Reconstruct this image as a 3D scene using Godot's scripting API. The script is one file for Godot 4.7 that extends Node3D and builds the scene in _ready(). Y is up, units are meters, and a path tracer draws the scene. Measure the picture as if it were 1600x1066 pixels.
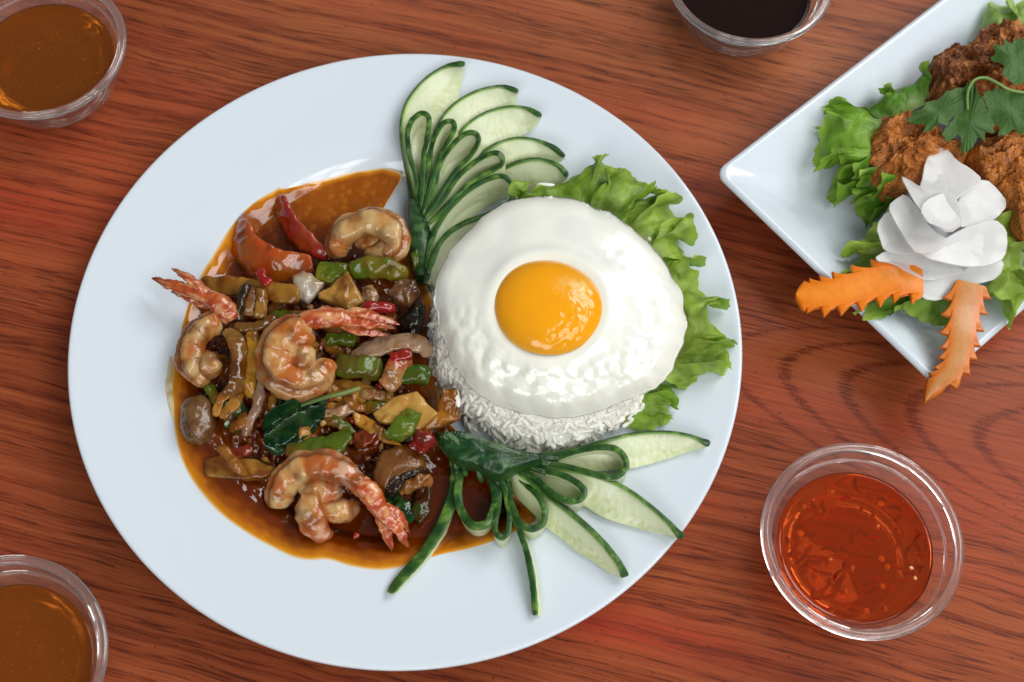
extends Node3D
# A plate of stir-fried prawns with rice and a fried egg on a wooden table, seen from above.
# Lengths in metres, y up, the middle of the big plate at the origin.

const EYE := Vector3(0.0424, 0.5177, 0.2236)
const PITCH := -1.1530
const ROLL := 0.0401
const FOCAL := 2113.9          # the photograph's focal length in its own pixels (1600 wide)

var view := Basis(Vector3.RIGHT, PITCH) * Basis(Vector3.BACK, ROLL)
var noise := FastNoiseLite.new()
var cells := FastNoiseLite.new()
var rng := RandomNumberGenerator.new()
var mats := {}
var bumps := {}

class Bucket:
	var v := PackedVector3Array()
	var t := PackedInt32Array()
	var c := PackedColorArray()
	var uv := PackedVector2Array()
	func pt(p: Vector3, col: Color, w := Vector2.ZERO) -> int:
		v.append(p); c.append(col); uv.append(w)
		return v.size() - 1
	func tri(a: int, b: int, d: int) -> void:
		t.append(a); t.append(b); t.append(d)
	func quad(a: int, b: int, d: int, e: int) -> void:
		t.append(a); t.append(b); t.append(d)
		t.append(a); t.append(d); t.append(e)


func _ready() -> void:
	noise.noise_type = FastNoiseLite.TYPE_SIMPLEX_SMOOTH
	noise.fractal_type = FastNoiseLite.FRACTAL_NONE
	noise.frequency = 1.0
	noise.seed = 3
	cells.noise_type = FastNoiseLite.TYPE_CELLULAR
	cells.cellular_return_type = FastNoiseLite.RETURN_DISTANCE
	cells.fractal_type = FastNoiseLite.FRACTAL_NONE
	cells.frequency = 1.0
	# camera
	var cam := Camera3D.new()
	cam.name = "camera"
	add_child(cam)
	cam.transform = Transform3D(view, EYE)
	var lens := CameraAttributesPhysical.new()
	lens.frustum_focal_length = 47.60
	lens.frustum_focus_distance = 0.535
	lens.frustum_near = 0.01
	lens.frustum_far = 20.0
	lens.exposure_aperture = 11.0
	cam.attributes = lens
	cam.current = true
	print("fov ", cam.fov)
	# the room's dim bounced light and a tall window of six panes beside the table
	var env := Environment.new()
	env.background_mode = Environment.BG_COLOR
	env.background_color = Color(0.160, 0.162, 0.165).linear_to_srgb()
	env.background_energy_multiplier = 1.0
	env.tonemap_mode = Environment.TONE_MAPPER_LINEAR
	env.tonemap_exposure = 0.96
	env.sdfgi_enabled = true
	env.ssao_enabled = true
	env.ssil_enabled = true
	var world := WorldEnvironment.new()
	world.name = "room_air"
	world.environment = env
	add_child(world)
	window_or_fill(Vector3(1.20, 1.46, -0.92), 3, 2, Vector2(0.40, 0.46), 0.07, 0.52)
	window_or_fill(Vector3(0.80, 1.42, 0.62), 4, 2, Vector2(0.20, 0.34), 0.06, 0.17)
	window_or_fill(Vector3(-0.35, 1.5, 1.7), 2, 1, Vector2(0.6, 0.8), 0.08, 0.95)  # added front fill, no window known there, to brighten rice and bowl rims
	build_table()
	build_plate()
	build_square_plate()
	build_bowls()
	build_pan_sauce()
	build_rice()
	build_egg()
	build_lettuce()
	build_cucumber_fans()
	build_oblong_food()
	build_stir_fry()

func window_or_fill(where: Vector3, across: int, down: int, pane: Vector2, bar: float, energy: float) -> void:   # a grid of light panes facing the table
	var b := Basis.looking_at(-where, Vector3.UP)
	for i in across:
		for j in down:
			var l := AreaLight3D.new()
			l.name = "window_or_fill_light"
			l.area_size = pane
			l.light_color = Color(0.985, 0.985, 0.975)
			l.light_energy = energy
			l.shadow_enabled = true
			l.area_range = 6.0
			add_child(l, true)
			l.transform = Transform3D(b, where + b.x * (i - (across - 1) / 2.0) * (pane.x + bar) + b.y * (j - (down - 1) / 2.0) * (pane.y + bar))

# ------------------------------------------------------------------ helpers
func at(x: float, y: float, h: float) -> Vector3:      # where the sight line through a pixel of the photograph meets the level h
	var d: Vector3 = view * Vector3((x - 800.0) / FOCAL, -(y - 533.0) / FOCAL, -1.0)
	return EYE + d * ((h - EYE.y) / d.y)

func lin(r: float, g: float, b: float, gain := 1.0) -> Color:
	var k := Color(r / 255.0, g / 255.0, b / 255.0).srgb_to_linear()
	return Color(minf(k.r * gain, 0.92), minf(k.g * gain, 0.92), minf(k.b * gain, 0.92))

func nz(p: Vector3, f: float) -> float:
	return noise.get_noise_3d(p.x * f, p.y * f, p.z * f)

func ss(a: float, b: float, x: float) -> float:
	return smoothstep(a, b, x)

func smooth(pts: Array, n: int) -> PackedVector3Array:   # Catmull-Rom through the points
	var out := PackedVector3Array()
	var m := pts.size() - 1
	for k in n + 1:
		var f: float = float(k) / n * m
		var i := mini(int(f), m - 1)
		var q := f - i
		var p0: Vector3 = pts[maxi(i - 1, 0)]
		var p1: Vector3 = pts[i]
		var p2: Vector3 = pts[i + 1]
		var p3: Vector3 = pts[mini(i + 2, m)]
		out.append(p1.cubic_interpolate(p2, p0, p3, q))
	return out

func ring(pts: Array, n: int) -> PackedVector3Array:     # closed Catmull-Rom
	var out := PackedVector3Array()
	var m := pts.size()
	for k in n:
		var f: float = float(k) / n * m
		var i := int(f) % m
		var q := f - int(f)
		out.append((pts[i] as Vector3).cubic_interpolate(pts[(i + 1) % m], pts[(i + m - 1) % m], pts[(i + 2) % m], q))
	return out

func px(a: Array, h: float, ox := 0.0, oy := 0.0, sc := 1.0) -> Array:   # [x, y, x, y ...] at one height
	var out := []
	for k in range(0, a.size(), 2):
		out.append(at(ox + a[k] / sc, oy + a[k + 1] / sc, h))
	return out

func px3(a: Array) -> Array:                             # [x, y, h, x, y, h ...], h in millimetres
	var out := []
	for k in range(0, a.size(), 3):
		out.append(at(a[k], a[k + 1], a[k + 2] * 0.001))
	return out

func mesh_of(b: Bucket, origin: Vector3) -> ArrayMesh:
	var nrm := PackedVector3Array()
	nrm.resize(b.v.size())
	for k in range(0, b.t.size(), 3):
		var i := b.t[k]
		var j := b.t[k + 1]
		var l := b.t[k + 2]
		var f := (b.v[l] - b.v[i]).cross(b.v[j] - b.v[i])
		nrm[i] += f; nrm[j] += f; nrm[l] += f
	var pos := PackedVector3Array()
	pos.resize(b.v.size())
	for k in b.v.size():
		nrm[k] = nrm[k].normalized()
		pos[k] = b.v[k] - origin
	var a := []
	a.resize(Mesh.ARRAY_MAX)
	a[Mesh.ARRAY_VERTEX] = pos
	a[Mesh.ARRAY_NORMAL] = nrm
	a[Mesh.ARRAY_COLOR] = b.c
	a[Mesh.ARRAY_TEX_UV] = b.uv
	a[Mesh.ARRAY_INDEX] = b.t
	var m := ArrayMesh.new()
	m.add_surface_from_arrays(Mesh.PRIMITIVE_TRIANGLES, a)
	return m

func thing(called: String, label: String, category: String, where: Vector3, group := "") -> Node3D:
	var o := Node3D.new()
	o.name = called
	add_child(o, true)
	o.position = where
	return tag(o, label, category, group)

func tag(o: Node3D, label: String, category: String, group := "") -> Node3D:
	o.set_meta("label", label)
	o.set_meta("category", category)
	if group:
		o.set_meta("group", group)
	return o

func put(called: String, b: Bucket, m: Material, parent: Node3D, origin: Vector3) -> MeshInstance3D:   # origin: the world position of the parent
	var o := MeshInstance3D.new()
	o.name = called
	o.mesh = mesh_of(b, origin)
	o.material_override = m
	parent.add_child(o, true)
	return o

func solo(called: String, b: Bucket, m: Material, label: String, category: String, group := "") -> MeshInstance3D:   # a thing that is one mesh
	var low := b.v[0]
	var mid := Vector3.ZERO
	for p in b.v:
		mid += p
		low = low.min(p)
	mid /= b.v.size()
	mid.y = low.y
	var o := put(called, b, m, self, mid)
	o.position = mid
	tag(o, label, category, group)
	return o

func base_of(pts: PackedVector3Array, y: float) -> Vector3:
	var mid := Vector3.ZERO
	for p in pts:
		mid += p
	mid /= pts.size()
	return Vector3(mid.x, y, mid.z)

# ------------------------------------------------------------------ materials
func bump_map(kind: String) -> NoiseTexture2D:
	if not bumps.has(kind):
		var n := FastNoiseLite.new()
		n.seed = 5
		if kind == "pits":
			n.noise_type = FastNoiseLite.TYPE_CELLULAR
			n.cellular_return_type = FastNoiseLite.RETURN_DISTANCE
			n.frequency = 0.05
		elif kind == "crust":
			n.noise_type = FastNoiseLite.TYPE_CELLULAR
			n.cellular_return_type = FastNoiseLite.RETURN_DISTANCE
			n.frequency = 0.03
			n.fractal_type = FastNoiseLite.FRACTAL_FBM
			n.fractal_octaves = 4
		else:
			n.noise_type = FastNoiseLite.TYPE_SIMPLEX_SMOOTH
			n.frequency = 0.02
			n.fractal_octaves = 5
		var x := NoiseTexture2D.new()
		x.noise = n
		x.width = 256
		x.height = 256
		x.seamless = true
		bumps[kind] = x
	return bumps[kind]

func mat(called: String, rough := 0.3, bump := 0.0, tiles := 60.0, opt := {}) -> StandardMaterial3D:   # a surface coloured by its vertices
	if mats.has(called):
		return mats[called]
	var m := StandardMaterial3D.new()
	m.resource_name = called
	m.vertex_color_use_as_albedo = true
	m.roughness = rough
	m.metallic_specular = opt.get("spec", 0.5)
	if bump > 0.0:
		m.heightmap_enabled = true
		m.heightmap_texture = bump_map(opt.get("map", "fine"))
		m.heightmap_scale = bump
		m.uv1_triplanar = true
		m.uv1_scale = Vector3.ONE * tiles
	if opt.has("coat"):
		m.clearcoat_enabled = true
		m.clearcoat = opt.coat
		m.clearcoat_roughness = opt.get("coat_rough", 0.08)
	if opt.has("sss"):
		m.subsurf_scatter_enabled = true
		m.subsurf_scatter_strength = opt.sss
	if opt.has("back"):
		m.backlight_enabled = true
		m.backlight = opt.back
	mats[called] = m
	return m

# ------------------------------------------------------------------ shape builders
# A pad: closed outline (world points on the top face), extruded along `down`, domed, with rounded rims and noise.
func pad(b: Bucket, edge: PackedVector3Array, thick: float, dome: float, colour: Callable, rough := 0.0, freq := 120.0, rings := 7, cut := 0.12) -> void:
	var n := edge.size()
	var mid := Vector3.ZERO
	for p in edge:
		mid += p
	mid /= n
	var up := Vector3.ZERO
	for k in n:
		up += (edge[(k + 1) % n] - mid).cross(edge[k] - mid)
	up = up.normalized()
	if up.y < 0:
		up = -up
	var prof := [[0.80, -thick], [0.94, -thick * 0.97], [1.0, -thick * 0.78], [1.015, -thick * 0.5], [1.0, -thick * 0.18], [1.0 - cut * 0.4, -thick * 0.03]]
	for k in rings:
		var f := (1.0 - cut) * (1.0 - float(k) / rings)
		prof.append([f, dome * (1.0 - f * f)])
	var first := b.v.size()
	for r in prof:
		for k in n:
			var p: Vector3 = mid + (edge[k] - mid) * float(r[0]) + up * float(r[1])
			if rough > 0.0:
				p += (up + (edge[k] - mid).normalized() * 0.6) * (nz(p, freq) + 0.5 * nz(p, freq * 2.3)) * rough
			if pad_ridge > 0.0:
				p += (up + (edge[k] - mid).normalized() * 0.5) * pad_ridge * (1.0 - 2.2 * absf(nz(p, 150.0)) - 1.3 * absf(nz(p + Vector3.ONE, 380.0)) - 0.6 * absf(nz(p, 900.0)))
			b.pt(p, colour.call(float(r[0]), float(r[1]), p))
	for j in prof.size() - 1:
		for k in n:
			var a := first + j * n + k
			var d := first + j * n + (k + 1) % n
			b.quad(a, d, d + n, a + n)
	var top: Vector3 = mid + up * dome
	if rough > 0.0:
		top += up * nz(top, freq) * rough
	var c := b.pt(top, colour.call(0.0, dome, top))
	var c2 := b.pt(mid - up * thick, colour.call(0.0, -thick, mid))
	var last := first + (prof.size() - 1) * n
	for k in n:
		b.tri(last + k, last + (k + 1) % n, c)
		b.tri(first + (k + 1) % n, first + k, c2)
	orient(b, first, mid)

func orient(b: Bucket, first: int, mid: Vector3) -> void:   # turn a closed shape right side out
	var vol := 0.0
	var start := b.t.size()
	while start > 0 and b.t[start - 1] >= first:
		start -= 3
	for k in range(start, b.t.size(), 3):
		vol += (b.v[b.t[k]] - mid).dot((b.v[b.t[k + 1]] - mid).cross(b.v[b.t[k + 2]] - mid))
	if vol > 0.0:
		for k in range(start, b.t.size(), 3):
			var s := b.t[k + 1]
			b.t[k + 1] = b.t[k + 2]
			b.t[k + 2] = s

# A strip: a section with half sizes size(u) = (across, up) swept along a path; power 2 is round, 4 a rounded box.
var pad_ridge := 0.0                                     # crust: sharp creases on a pad, in metres
var strip_mod = null                              # an extra factor (u, angle) on a strip's radius

func strip(b: Bucket, path: PackedVector3Array, size: Callable, colour: Callable, na := 14, power := 2.0, roll := 0.0, rough := 0.0, freq := 150.0, twist := 0.0) -> void:
	var n := path.size()
	var first := b.v.size()
	for k in n:
		var u := float(k) / (n - 1)
		var dir := (path[mini(k + 1, n - 1)] - path[maxi(k - 1, 0)]).normalized()
		var side := dir.cross(Vector3.UP)
		side = Vector3.RIGHT if side.length() < 0.05 else side.normalized()
		var up := side.cross(dir).normalized()
		var q := roll + twist * (u - 0.5)
		var s2 := side * cos(q) + up * sin(q)
		var u2 := up * cos(q) - side * sin(q)
		var sz: Vector2 = size.call(u)
		for j in na:
			var a := TAU * j / na
			var ca := cos(a)
			var sa := sin(a)
			var e := 2.0 / power
			var md: float = strip_mod.call(u, a) if strip_mod != null else 1.0
			var p := path[k] + s2 * sz.x * signf(ca) * pow(absf(ca), e) * md + u2 * sz.y * signf(sa) * pow(absf(sa), e) * md
			if rough > 0.0:
				p += (s2 * ca + u2 * sa) * (nz(p, freq) + 0.5 * nz(p, freq * 2.3)) * rough
			b.pt(p, colour.call(u, a, p), Vector2(u, float(j) / na))
	for k in n - 1:
		for j in na:
			var a := first + k * na + j
			var d := first + k * na + (j + 1) % na
			b.quad(a, a + na, d + na, d)
	var c0 := b.pt(path[0], colour.call(0.0, 0.0, path[0]))
	var c1 := b.pt(path[n - 1], colour.call(1.0, 0.0, path[n - 1]), Vector2(1, 0))
	for j in na:
		b.tri(c0, first + j, first + (j + 1) % na)
		b.tri(c1, first + (n - 1) * na + (j + 1) % na, first + (n - 1) * na + j)
	orient(b, first, path[n / 2])

# A sheet: nu by nv points from a function that gives [point, colour].
func sheet(b: Bucket, nu: int, nv: int, f: Callable, closed := false) -> void:
	var first := b.v.size()
	for i in nu + 1:
		for j in nv + 1:
			var u := float(i) / nu
			var w := float(j) / nv
			var r: Array = f.call(u, w)
			b.pt(r[0], r[1], Vector2(u, w))
	for i in nu:
		for j in nv:
			var a := first + i * (nv + 1) + j
			b.quad(a, a + 1, a + nv + 2, a + nv + 1)

func lathe(b: Bucket, prof: Array, n: int, mid: Vector3, col: Color) -> void:   # profile from the axis outwards and back, [[r, y] ...]
	var first := b.v.size()
	for p in prof:
		for k in n:
			var a := TAU * k / n
			b.pt(mid + Vector3(cos(a) * p[0], p[1], sin(a) * p[0]), col)
	for j in prof.size() - 1:
		for k in n:
			var a := first + j * n + k
			var d := first + j * n + (k + 1) % n
			b.quad(a, d, d + n, a + n)

func curve2(pts: Array, per: int) -> Array:             # smooth [r, y] profile
	var v := []
	for p in pts:
		v.append(Vector3(p[0], p[1], 0))
	var out := []
	for q in smooth(v, per * (pts.size() - 1)):
		out.append([maxf(q.x, 0.0), q.y])
	return out

# ------------------------------------------------------------------ the setting
func wood_texture() -> ImageTexture:
	var w := 1600
	var h := 1600
	var data := PackedByteArray()
	data.resize(w * h * 3)
	var n := FastNoiseLite.new()
	n.noise_type = FastNoiseLite.TYPE_SIMPLEX_SMOOTH
	n.fractal_type = FastNoiseLite.FRACTAL_NONE
	n.frequency = 1.0
	n.seed = 11
	var ca := cos(0.21)
	var sa := sin(0.21)
	var apex := at(1190, 590, 0)
	var aps := apex.x * ca + apex.z * sa
	var apt := -apex.x * sa + apex.z * ca
	var red1 := at(930, 965, 0)
	var red2 := at(90, 330, 0)
	var red3 := at(1530, 770, 0)
	var light := Color(0.350, 0.083, 0.026)
	var mid := Color(0.200, 0.034, 0.010)
	var dark := Color(0.075, 0.013, 0.007)
	var red := Color(0.36, 0.028, 0.014)
	var o := 0
	for j in h:
		var z := -0.205 + 0.36 * (j + 0.5) / h
		for i in w:
			var x := -0.215 + 0.505 * (i + 0.5) / w
			var s := x * ca + z * sa
			var t := -x * sa + z * ca
			var warp := n.get_noise_2d(s * 5.0, t * 9.0)
			var tq := t + 0.0028 * warp + 0.0007 * n.get_noise_2d(s * 22.0 + 7.0, t * 40.0)
			# a cathedral figure beside the small bowl: nested parabolas whose noses point along the grain
			var ds := s - aps + 0.008 * warp
			var dt := t - apt + 0.004 * warp
			var para := ds - dt * dt * 62.0
			var m: float = ss(-0.045, 0.0, para) * ss(0.115, 0.03, absf(ds - 0.045)) * ss(0.075, 0.03, absf(dt))
			var ringy := n.get_noise_2d(tq * 210.0, s * 1.6) * 0.62 + 0.38 * n.get_noise_2d(tq * 640.0 + 3.0, s * 4.0)
			if m > 0.0:
				var nose := 0.30 + 0.3 * n.get_noise_2d(tq * 640.0 + 3.0, s * 4.0) - 1.25 * exp(-pow((fposmod(para * 42.0 + 0.5 * warp, 1.0) - 0.5) / 0.11, 2)) * clampf(0.75 + 0.5 * n.get_noise_2d(x * 700.0, z * 700.0), 0.0, 1.0)
				ringy = lerpf(ringy, nose, m)
			var fine := n.get_noise_2d(tq * 1400.0, s * 13.0)
			var pores := n.get_noise_2d(tq * 1100.0 + 31.0, s * 44.0)
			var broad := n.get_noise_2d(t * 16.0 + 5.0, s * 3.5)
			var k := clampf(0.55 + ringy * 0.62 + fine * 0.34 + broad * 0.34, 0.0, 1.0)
			var c := mid.lerp(light, k)
			var dk: float = ss(0.10, 0.42, pores) * clampf(0.50 - ringy * 1.6, 0.20, 1.0)
			dk = maxf(dk, ss(0.34, 0.85, -ringy) * (0.16 + 0.45 * ss(-0.1, 0.4, pores)))
			c = c.lerp(dark, clampf(dk, 0.0, 0.85) * 0.90)
			var rs := (x - red1.x) * ca + (z - red1.z) * sa
			var rt := -(x - red1.x) * sa + (z - red1.z) * ca
			var ra := exp(-rs * rs / 0.0050 - rt * rt / 0.00012) * 0.75
			ra += exp(-pow(x - red2.x, 2) / 0.006 - pow(z - red2.z, 2) / 0.0006) * 0.55
			ra += exp(-pow(x - red3.x, 2) / 0.002 - pow(z - red3.z, 2) / 0.0009) * 0.5
			ra += 0.30 * ss(0.1, 0.7, n.get_noise_2d(t * 30.0, s * 6.0 + 40.0))
			c = c.lerp(Color(red.r * (0.55 + 0.6 * k), red.g, red.b), clampf(ra, 0.0, 0.85) * (0.6 + 0.4 * fine))
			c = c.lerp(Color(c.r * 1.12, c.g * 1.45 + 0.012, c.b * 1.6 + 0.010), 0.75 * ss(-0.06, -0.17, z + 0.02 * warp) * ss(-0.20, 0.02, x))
			# the odd dent and speck
			var sp := n.get_noise_2d(x * 310.0, z * 340.0)
			if sp > 0.80:
				c = c.lerp(dark, (sp - 0.80) * 4.0)
			data[o] = int(clampf(pow(c.r, 1.0 / 2.2), 0, 1) * 255.0)
			data[o + 1] = int(clampf(pow(c.g, 1.0 / 2.2), 0, 1) * 255.0)
			data[o + 2] = int(clampf(pow(c.b, 1.0 / 2.2), 0, 1) * 255.0)
			o += 3
	return ImageTexture.create_from_image(Image.create_from_data(w, h, false, Image.FORMAT_RGB8, data))

func build_table() -> void:
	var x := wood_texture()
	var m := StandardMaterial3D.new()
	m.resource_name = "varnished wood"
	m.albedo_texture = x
	m.roughness = 0.34
	m.metallic_specular = 0.25
	m.heightmap_enabled = true
	m.heightmap_texture = x
	m.heightmap_scale = 0.004
	var b := Bucket.new()
	var lo := Vector2(-0.89, -0.78)
	var hi := Vector2(0.97, 0.78)
	var quad_y := [[lo.x, lo.y], [hi.x, lo.y], [hi.x, hi.y], [lo.x, hi.y]]
	for y in [0.0, -0.035]:
		for q in quad_y:
			b.pt(Vector3(q[0], y, q[1]), Color.WHITE, Vector2((q[0] + 0.215) / 0.505, (q[1] + 0.205) / 0.36))
	b.quad(0, 1, 2, 3)
	b.quad(7, 6, 5, 4)
	for k in 4:
		var a := b.v.size()
		for q in [[k, 0], [(k + 1) % 4, 0], [(k + 1) % 4, 4], [k, 4]]:
			b.pt(b.v[q[0] + q[1]], Color.WHITE, b.uv[q[0]] + Vector2(0, 0.05 if q[1] else 0.0))
		b.quad(a, a + 3, a + 2, a + 1)
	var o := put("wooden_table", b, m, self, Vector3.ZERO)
	tag(o, "reddish brown varnished wooden table under all the dishes", "table")
	o.set_meta("kind", "structure")

const PLATE_TOP := [[0.0, 0.0055], [0.035, 0.0055], [0.075, 0.0056], [0.0805, 0.0070], [0.0860, 0.0112], [0.0905, 0.0136], [0.098, 0.0148], [0.115, 0.0170], [0.1285, 0.0192], [0.1335, 0.0201]]

func plate_y(p: Vector3) -> float:
	var r := Vector2(p.x, p.z).length()
	for k in PLATE_TOP.size() - 1:
		if r < PLATE_TOP[k + 1][0]:
			var f: float = (r - PLATE_TOP[k][0]) / (PLATE_TOP[k + 1][0] - PLATE_TOP[k][0])
			return lerpf(PLATE_TOP[k][1], PLATE_TOP[k + 1][1], f)
	return 0.0202

func china() -> StandardMaterial3D:
	var m := mat("white glazed china", 0.10, 0.0, 1.0, {"spec": 0.5})
	return m

const CHINA := Color(0.655, 0.722, 0.795)

func build_plate() -> void:
	var prof := PLATE_TOP.duplicate()
	prof += [[0.1350, 0.0198], [0.1353, 0.0188], [0.1343, 0.0178], [0.1290, 0.0163], [0.110, 0.0136], [0.098, 0.0118], [0.089, 0.0078], [0.081, 0.0025], [0.0785, 0.0004], [0.0760, 0.0], [0.0740, 0.0006], [0.0725, 0.0028], [0.03, 0.0030], [0.0, 0.0030]]
	var b := Bucket.new()
	lathe(b, curve2(prof, 4), 220, Vector3.ZERO, CHINA)
	orient(b, 0, Vector3.ZERO)
	solo("dinner_plate", b, china(), "large round white plate of prawn stir-fry, rice and egg", "plate")

const SQ := Vector3(0.1253, 0, -0.0782)
const E1 := Vector3(0.739, 0, -0.674)      # along the long side
const E2 := Vector3(0.674, 0, 0.739)       # along the short side
const SQ_W := 0.1275
const SQ_L := 0.205

func build_square_plate() -> void:
	var b := Bucket.new()
	# rings: [inset from the rim, height, corner radius]
	var prof := [[0.0, 0.0225, 0.006], [0.0012, 0.0236, 0.006], [0.0030, 0.0234, 0.006], [0.010, 0.0190, 0.008], [0.018, 0.0125, 0.011], [0.024, 0.0092, 0.013], [0.032, 0.0080, 0.014], [0.045, 0.0076, 0.014], [0.0600, 0.0075, 0.003]]
	var under := [[0.0004, 0.0212, 0.006], [0.0030, 0.0195, 0.006], [0.016, 0.0090, 0.010], [0.024, 0.0032, 0.012], [0.027, 0.0003, 0.012], [0.030, 0.0, 0.012], [0.034, 0.0022, 0.012], [0.0600, 0.0026, 0.003]]
	under.reverse()
	var all := []
	for q in under:
		all.append(Vector3(q[0], q[1], q[2]))
	for q in prof:
		all.append(Vector3(q[0], q[1], q[2]))
	var rings := smooth(all, (all.size() - 1) * 4)
	var n := 0
	for r in rings:
		var pts := rounded(r.x, r.z)
		n = pts.size()
		for p in pts:
			b.pt(Vector3(p.x, r.y, p.z), CHINA)
	for j in rings.size() - 1:
		for k in n:
			var a := j * n + k
			var d := j * n + (k + 1) % n
			b.quad(a, d, d + n, a + n)
	var mid := SQ + E1 * SQ_L / 2 + E2 * SQ_W / 2
	var lo := b.pt(mid + Vector3(0, 0.0026, 0), CHINA)
	var hi := b.pt(mid + Vector3(0, 0.0075, 0), CHINA)
	for k in n:
		b.tri(lo, (k + 1) % n, k)
		b.tri(hi, (rings.size() - 1) * n + k, (rings.size() - 1) * n + (k + 1) % n)
	orient(b, 0, mid)
	solo("oblong_plate", b, china(), "white oblong plate with fried pieces, lettuce and carved garnish", "plate")

func rounded(inset: float, rad: float) -> PackedVector3Array:
	var out := PackedVector3Array()
	var r := maxf(rad, 0.002)
	for k in 4:
		var sx: float = [1, 0, 0, 1][k]
		var sz: float = [1, 1, 0, 0][k]
		var c := SQ + E1 * lerpf(inset + r, SQ_L - inset - r, sx) + E2 * lerpf(inset + r, SQ_W - inset - r, sz)
		for j in 9:
			var a := (k + j / 8.0) * PI / 2
			out.append(c + (E1 * cos(a) + E2 * sin(a)) * r)
	# points along the straight sides keep the faces short
	var fine := PackedVector3Array()
	for k in out.size():
		fine.append(out[k])
		var nx := out[(k + 1) % out.size()]
		if k % 9 == 8:
			for j in range(1, 12):
				fine.append(out[k].lerp(nx, j / 12.0))
	return fine

func sq_y(p: Vector3) -> float:                         # the oblong plate's upper face
	var q := p - SQ
	var a := q.dot(E1)
	var c := q.dot(E2)
	var inset := minf(minf(a, SQ_L - a), minf(c, SQ_W - c))
	return lerpf(0.0236, 0.0078, ss(0.0, 0.030, inset))

func glass() -> StandardMaterial3D:
	if not mats.has("glass"):
		var m := StandardMaterial3D.new()
		m.resource_name = "clear glass"
		m.albedo_color = Color(1, 1, 1, 0.03)
		m.transparency = BaseMaterial3D.TRANSPARENCY_ALPHA
		m.roughness = 0.0
		mats["glass"] = m
	return mats["glass"]

func solid_glass() -> StandardMaterial3D:
	if not mats.has("solid glass"):
		var m := StandardMaterial3D.new()
		m.resource_name = "solid glass"
		m.albedo_color = Color(1, 1, 1, 0.03)
		m.transparency = BaseMaterial3D.TRANSPARENCY_ALPHA
		m.refraction_enabled = true
		m.refraction_scale = 0.045
		m.roughness = 0.0
		mats["solid glass"] = m
	return mats["solid glass"]

func liquid(called: String, tint: Color, clear: float) -> StandardMaterial3D:
	var m := StandardMaterial3D.new()
	m.resource_name = called
	m.albedo_color = Color(tint.linear_to_srgb(), 1.0 - clear)
	m.transparency = BaseMaterial3D.TRANSPARENCY_ALPHA
	m.refraction_enabled = true
	m.refraction_scale = 0.034
	m.roughness = 0.02
	return m

const BOWL_IN := [[0.0, 0.0042], [0.012, 0.0042], [0.0185, 0.0050], [0.0235, 0.0085], [0.0275, 0.0145], [0.0312, 0.0215], [0.0342, 0.0272]]
const BOWL_OUT := [[0.0352, 0.0292], [0.0362, 0.0300], [0.0371, 0.0292], [0.0369, 0.0272], [0.0361, 0.0250], [0.0350, 0.0222], [0.0330, 0.0165], [0.0300, 0.0100], [0.0262, 0.0042], [0.0238, 0.0012], [0.0225, 0.0], [0.0208, 0.0], [0.0196, 0.0013], [0.0100, 0.0016], [0.0, 0.0016]]

func build_bowl(x: float, z: float, label: String) -> void:
	var b := Bucket.new()
	var mid := Vector3(x, 0.0003, z)
	lathe(b, curve2(BOWL_IN + BOWL_OUT, 5), 128, mid, Color.WHITE)
	orient(b, 0, mid)
	var o := thing("glass_bowl", label, "bowl", Vector3(x, 0.0003, z), "small glass sauce bowls around the plates")
	put("wall", b, glass(), o, o.position)
	var bead := Bucket.new()                             # the thick rolled rim, the ledge inside it and the heavy foot are solid glass
	for q in [[0.03595, 0.02945, 0.00185, 0.00135], [0.0330, 0.02330, 0.0007, 0.0006], [0.0218, 0.0016, 0.0021, 0.0013]]:
		var prof := []
		for k in 17:
			var a := TAU * k / 16.0
			prof.append([q[0] + cos(a) * q[2], q[1] + sin(a) * q[3]])
		var first := bead.v.size()
		lathe(bead, prof, 128, mid, Color.WHITE)
		orient(bead, first, mid)
	put("rim", bead, solid_glass(), o, o.position)

func bowl_r(y: float) -> float:
	for k in BOWL_IN.size() - 1:
		if y < BOWL_IN[k + 1][1]:
			return lerpf(BOWL_IN[k][0], BOWL_IN[k + 1][0], (y - BOWL_IN[k][1]) / maxf(BOWL_IN[k + 1][1] - BOWL_IN[k][1], 1e-5))
	return BOWL_IN[-1][0]

func fill_bowl(x: float, z: float, level: float) -> Bucket:
	var prof := [[0.0, 0.0043]]
	for k in range(1, 14):
		var y := lerpf(0.0046, level, k / 13.0)
		prof.append([bowl_r(y) + 0.00012, y])
	prof.append([bowl_r(level) - 0.0012, level - 0.0004])
	prof.append([bowl_r(level) - 0.0035, level - 0.0006])
	prof.append([0.0, level - 0.0006])
	var b := Bucket.new()
	lathe(b, prof, 96, Vector3(x, 0.0003, z), Color.WHITE)
	orient(b, 0, Vector3(x, level / 2, z))
	return b

# ------------------------------------------------------------------ rice and egg
const RICE := Vector3(0.0568, 0.0, -0.0035)

func rice_r(t: float) -> float:                          # radius of the mound at a share t of its height
	return 0.0482 * pow(1.0 - pow(t, 3.4), 0.36) - 0.002 * t

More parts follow.
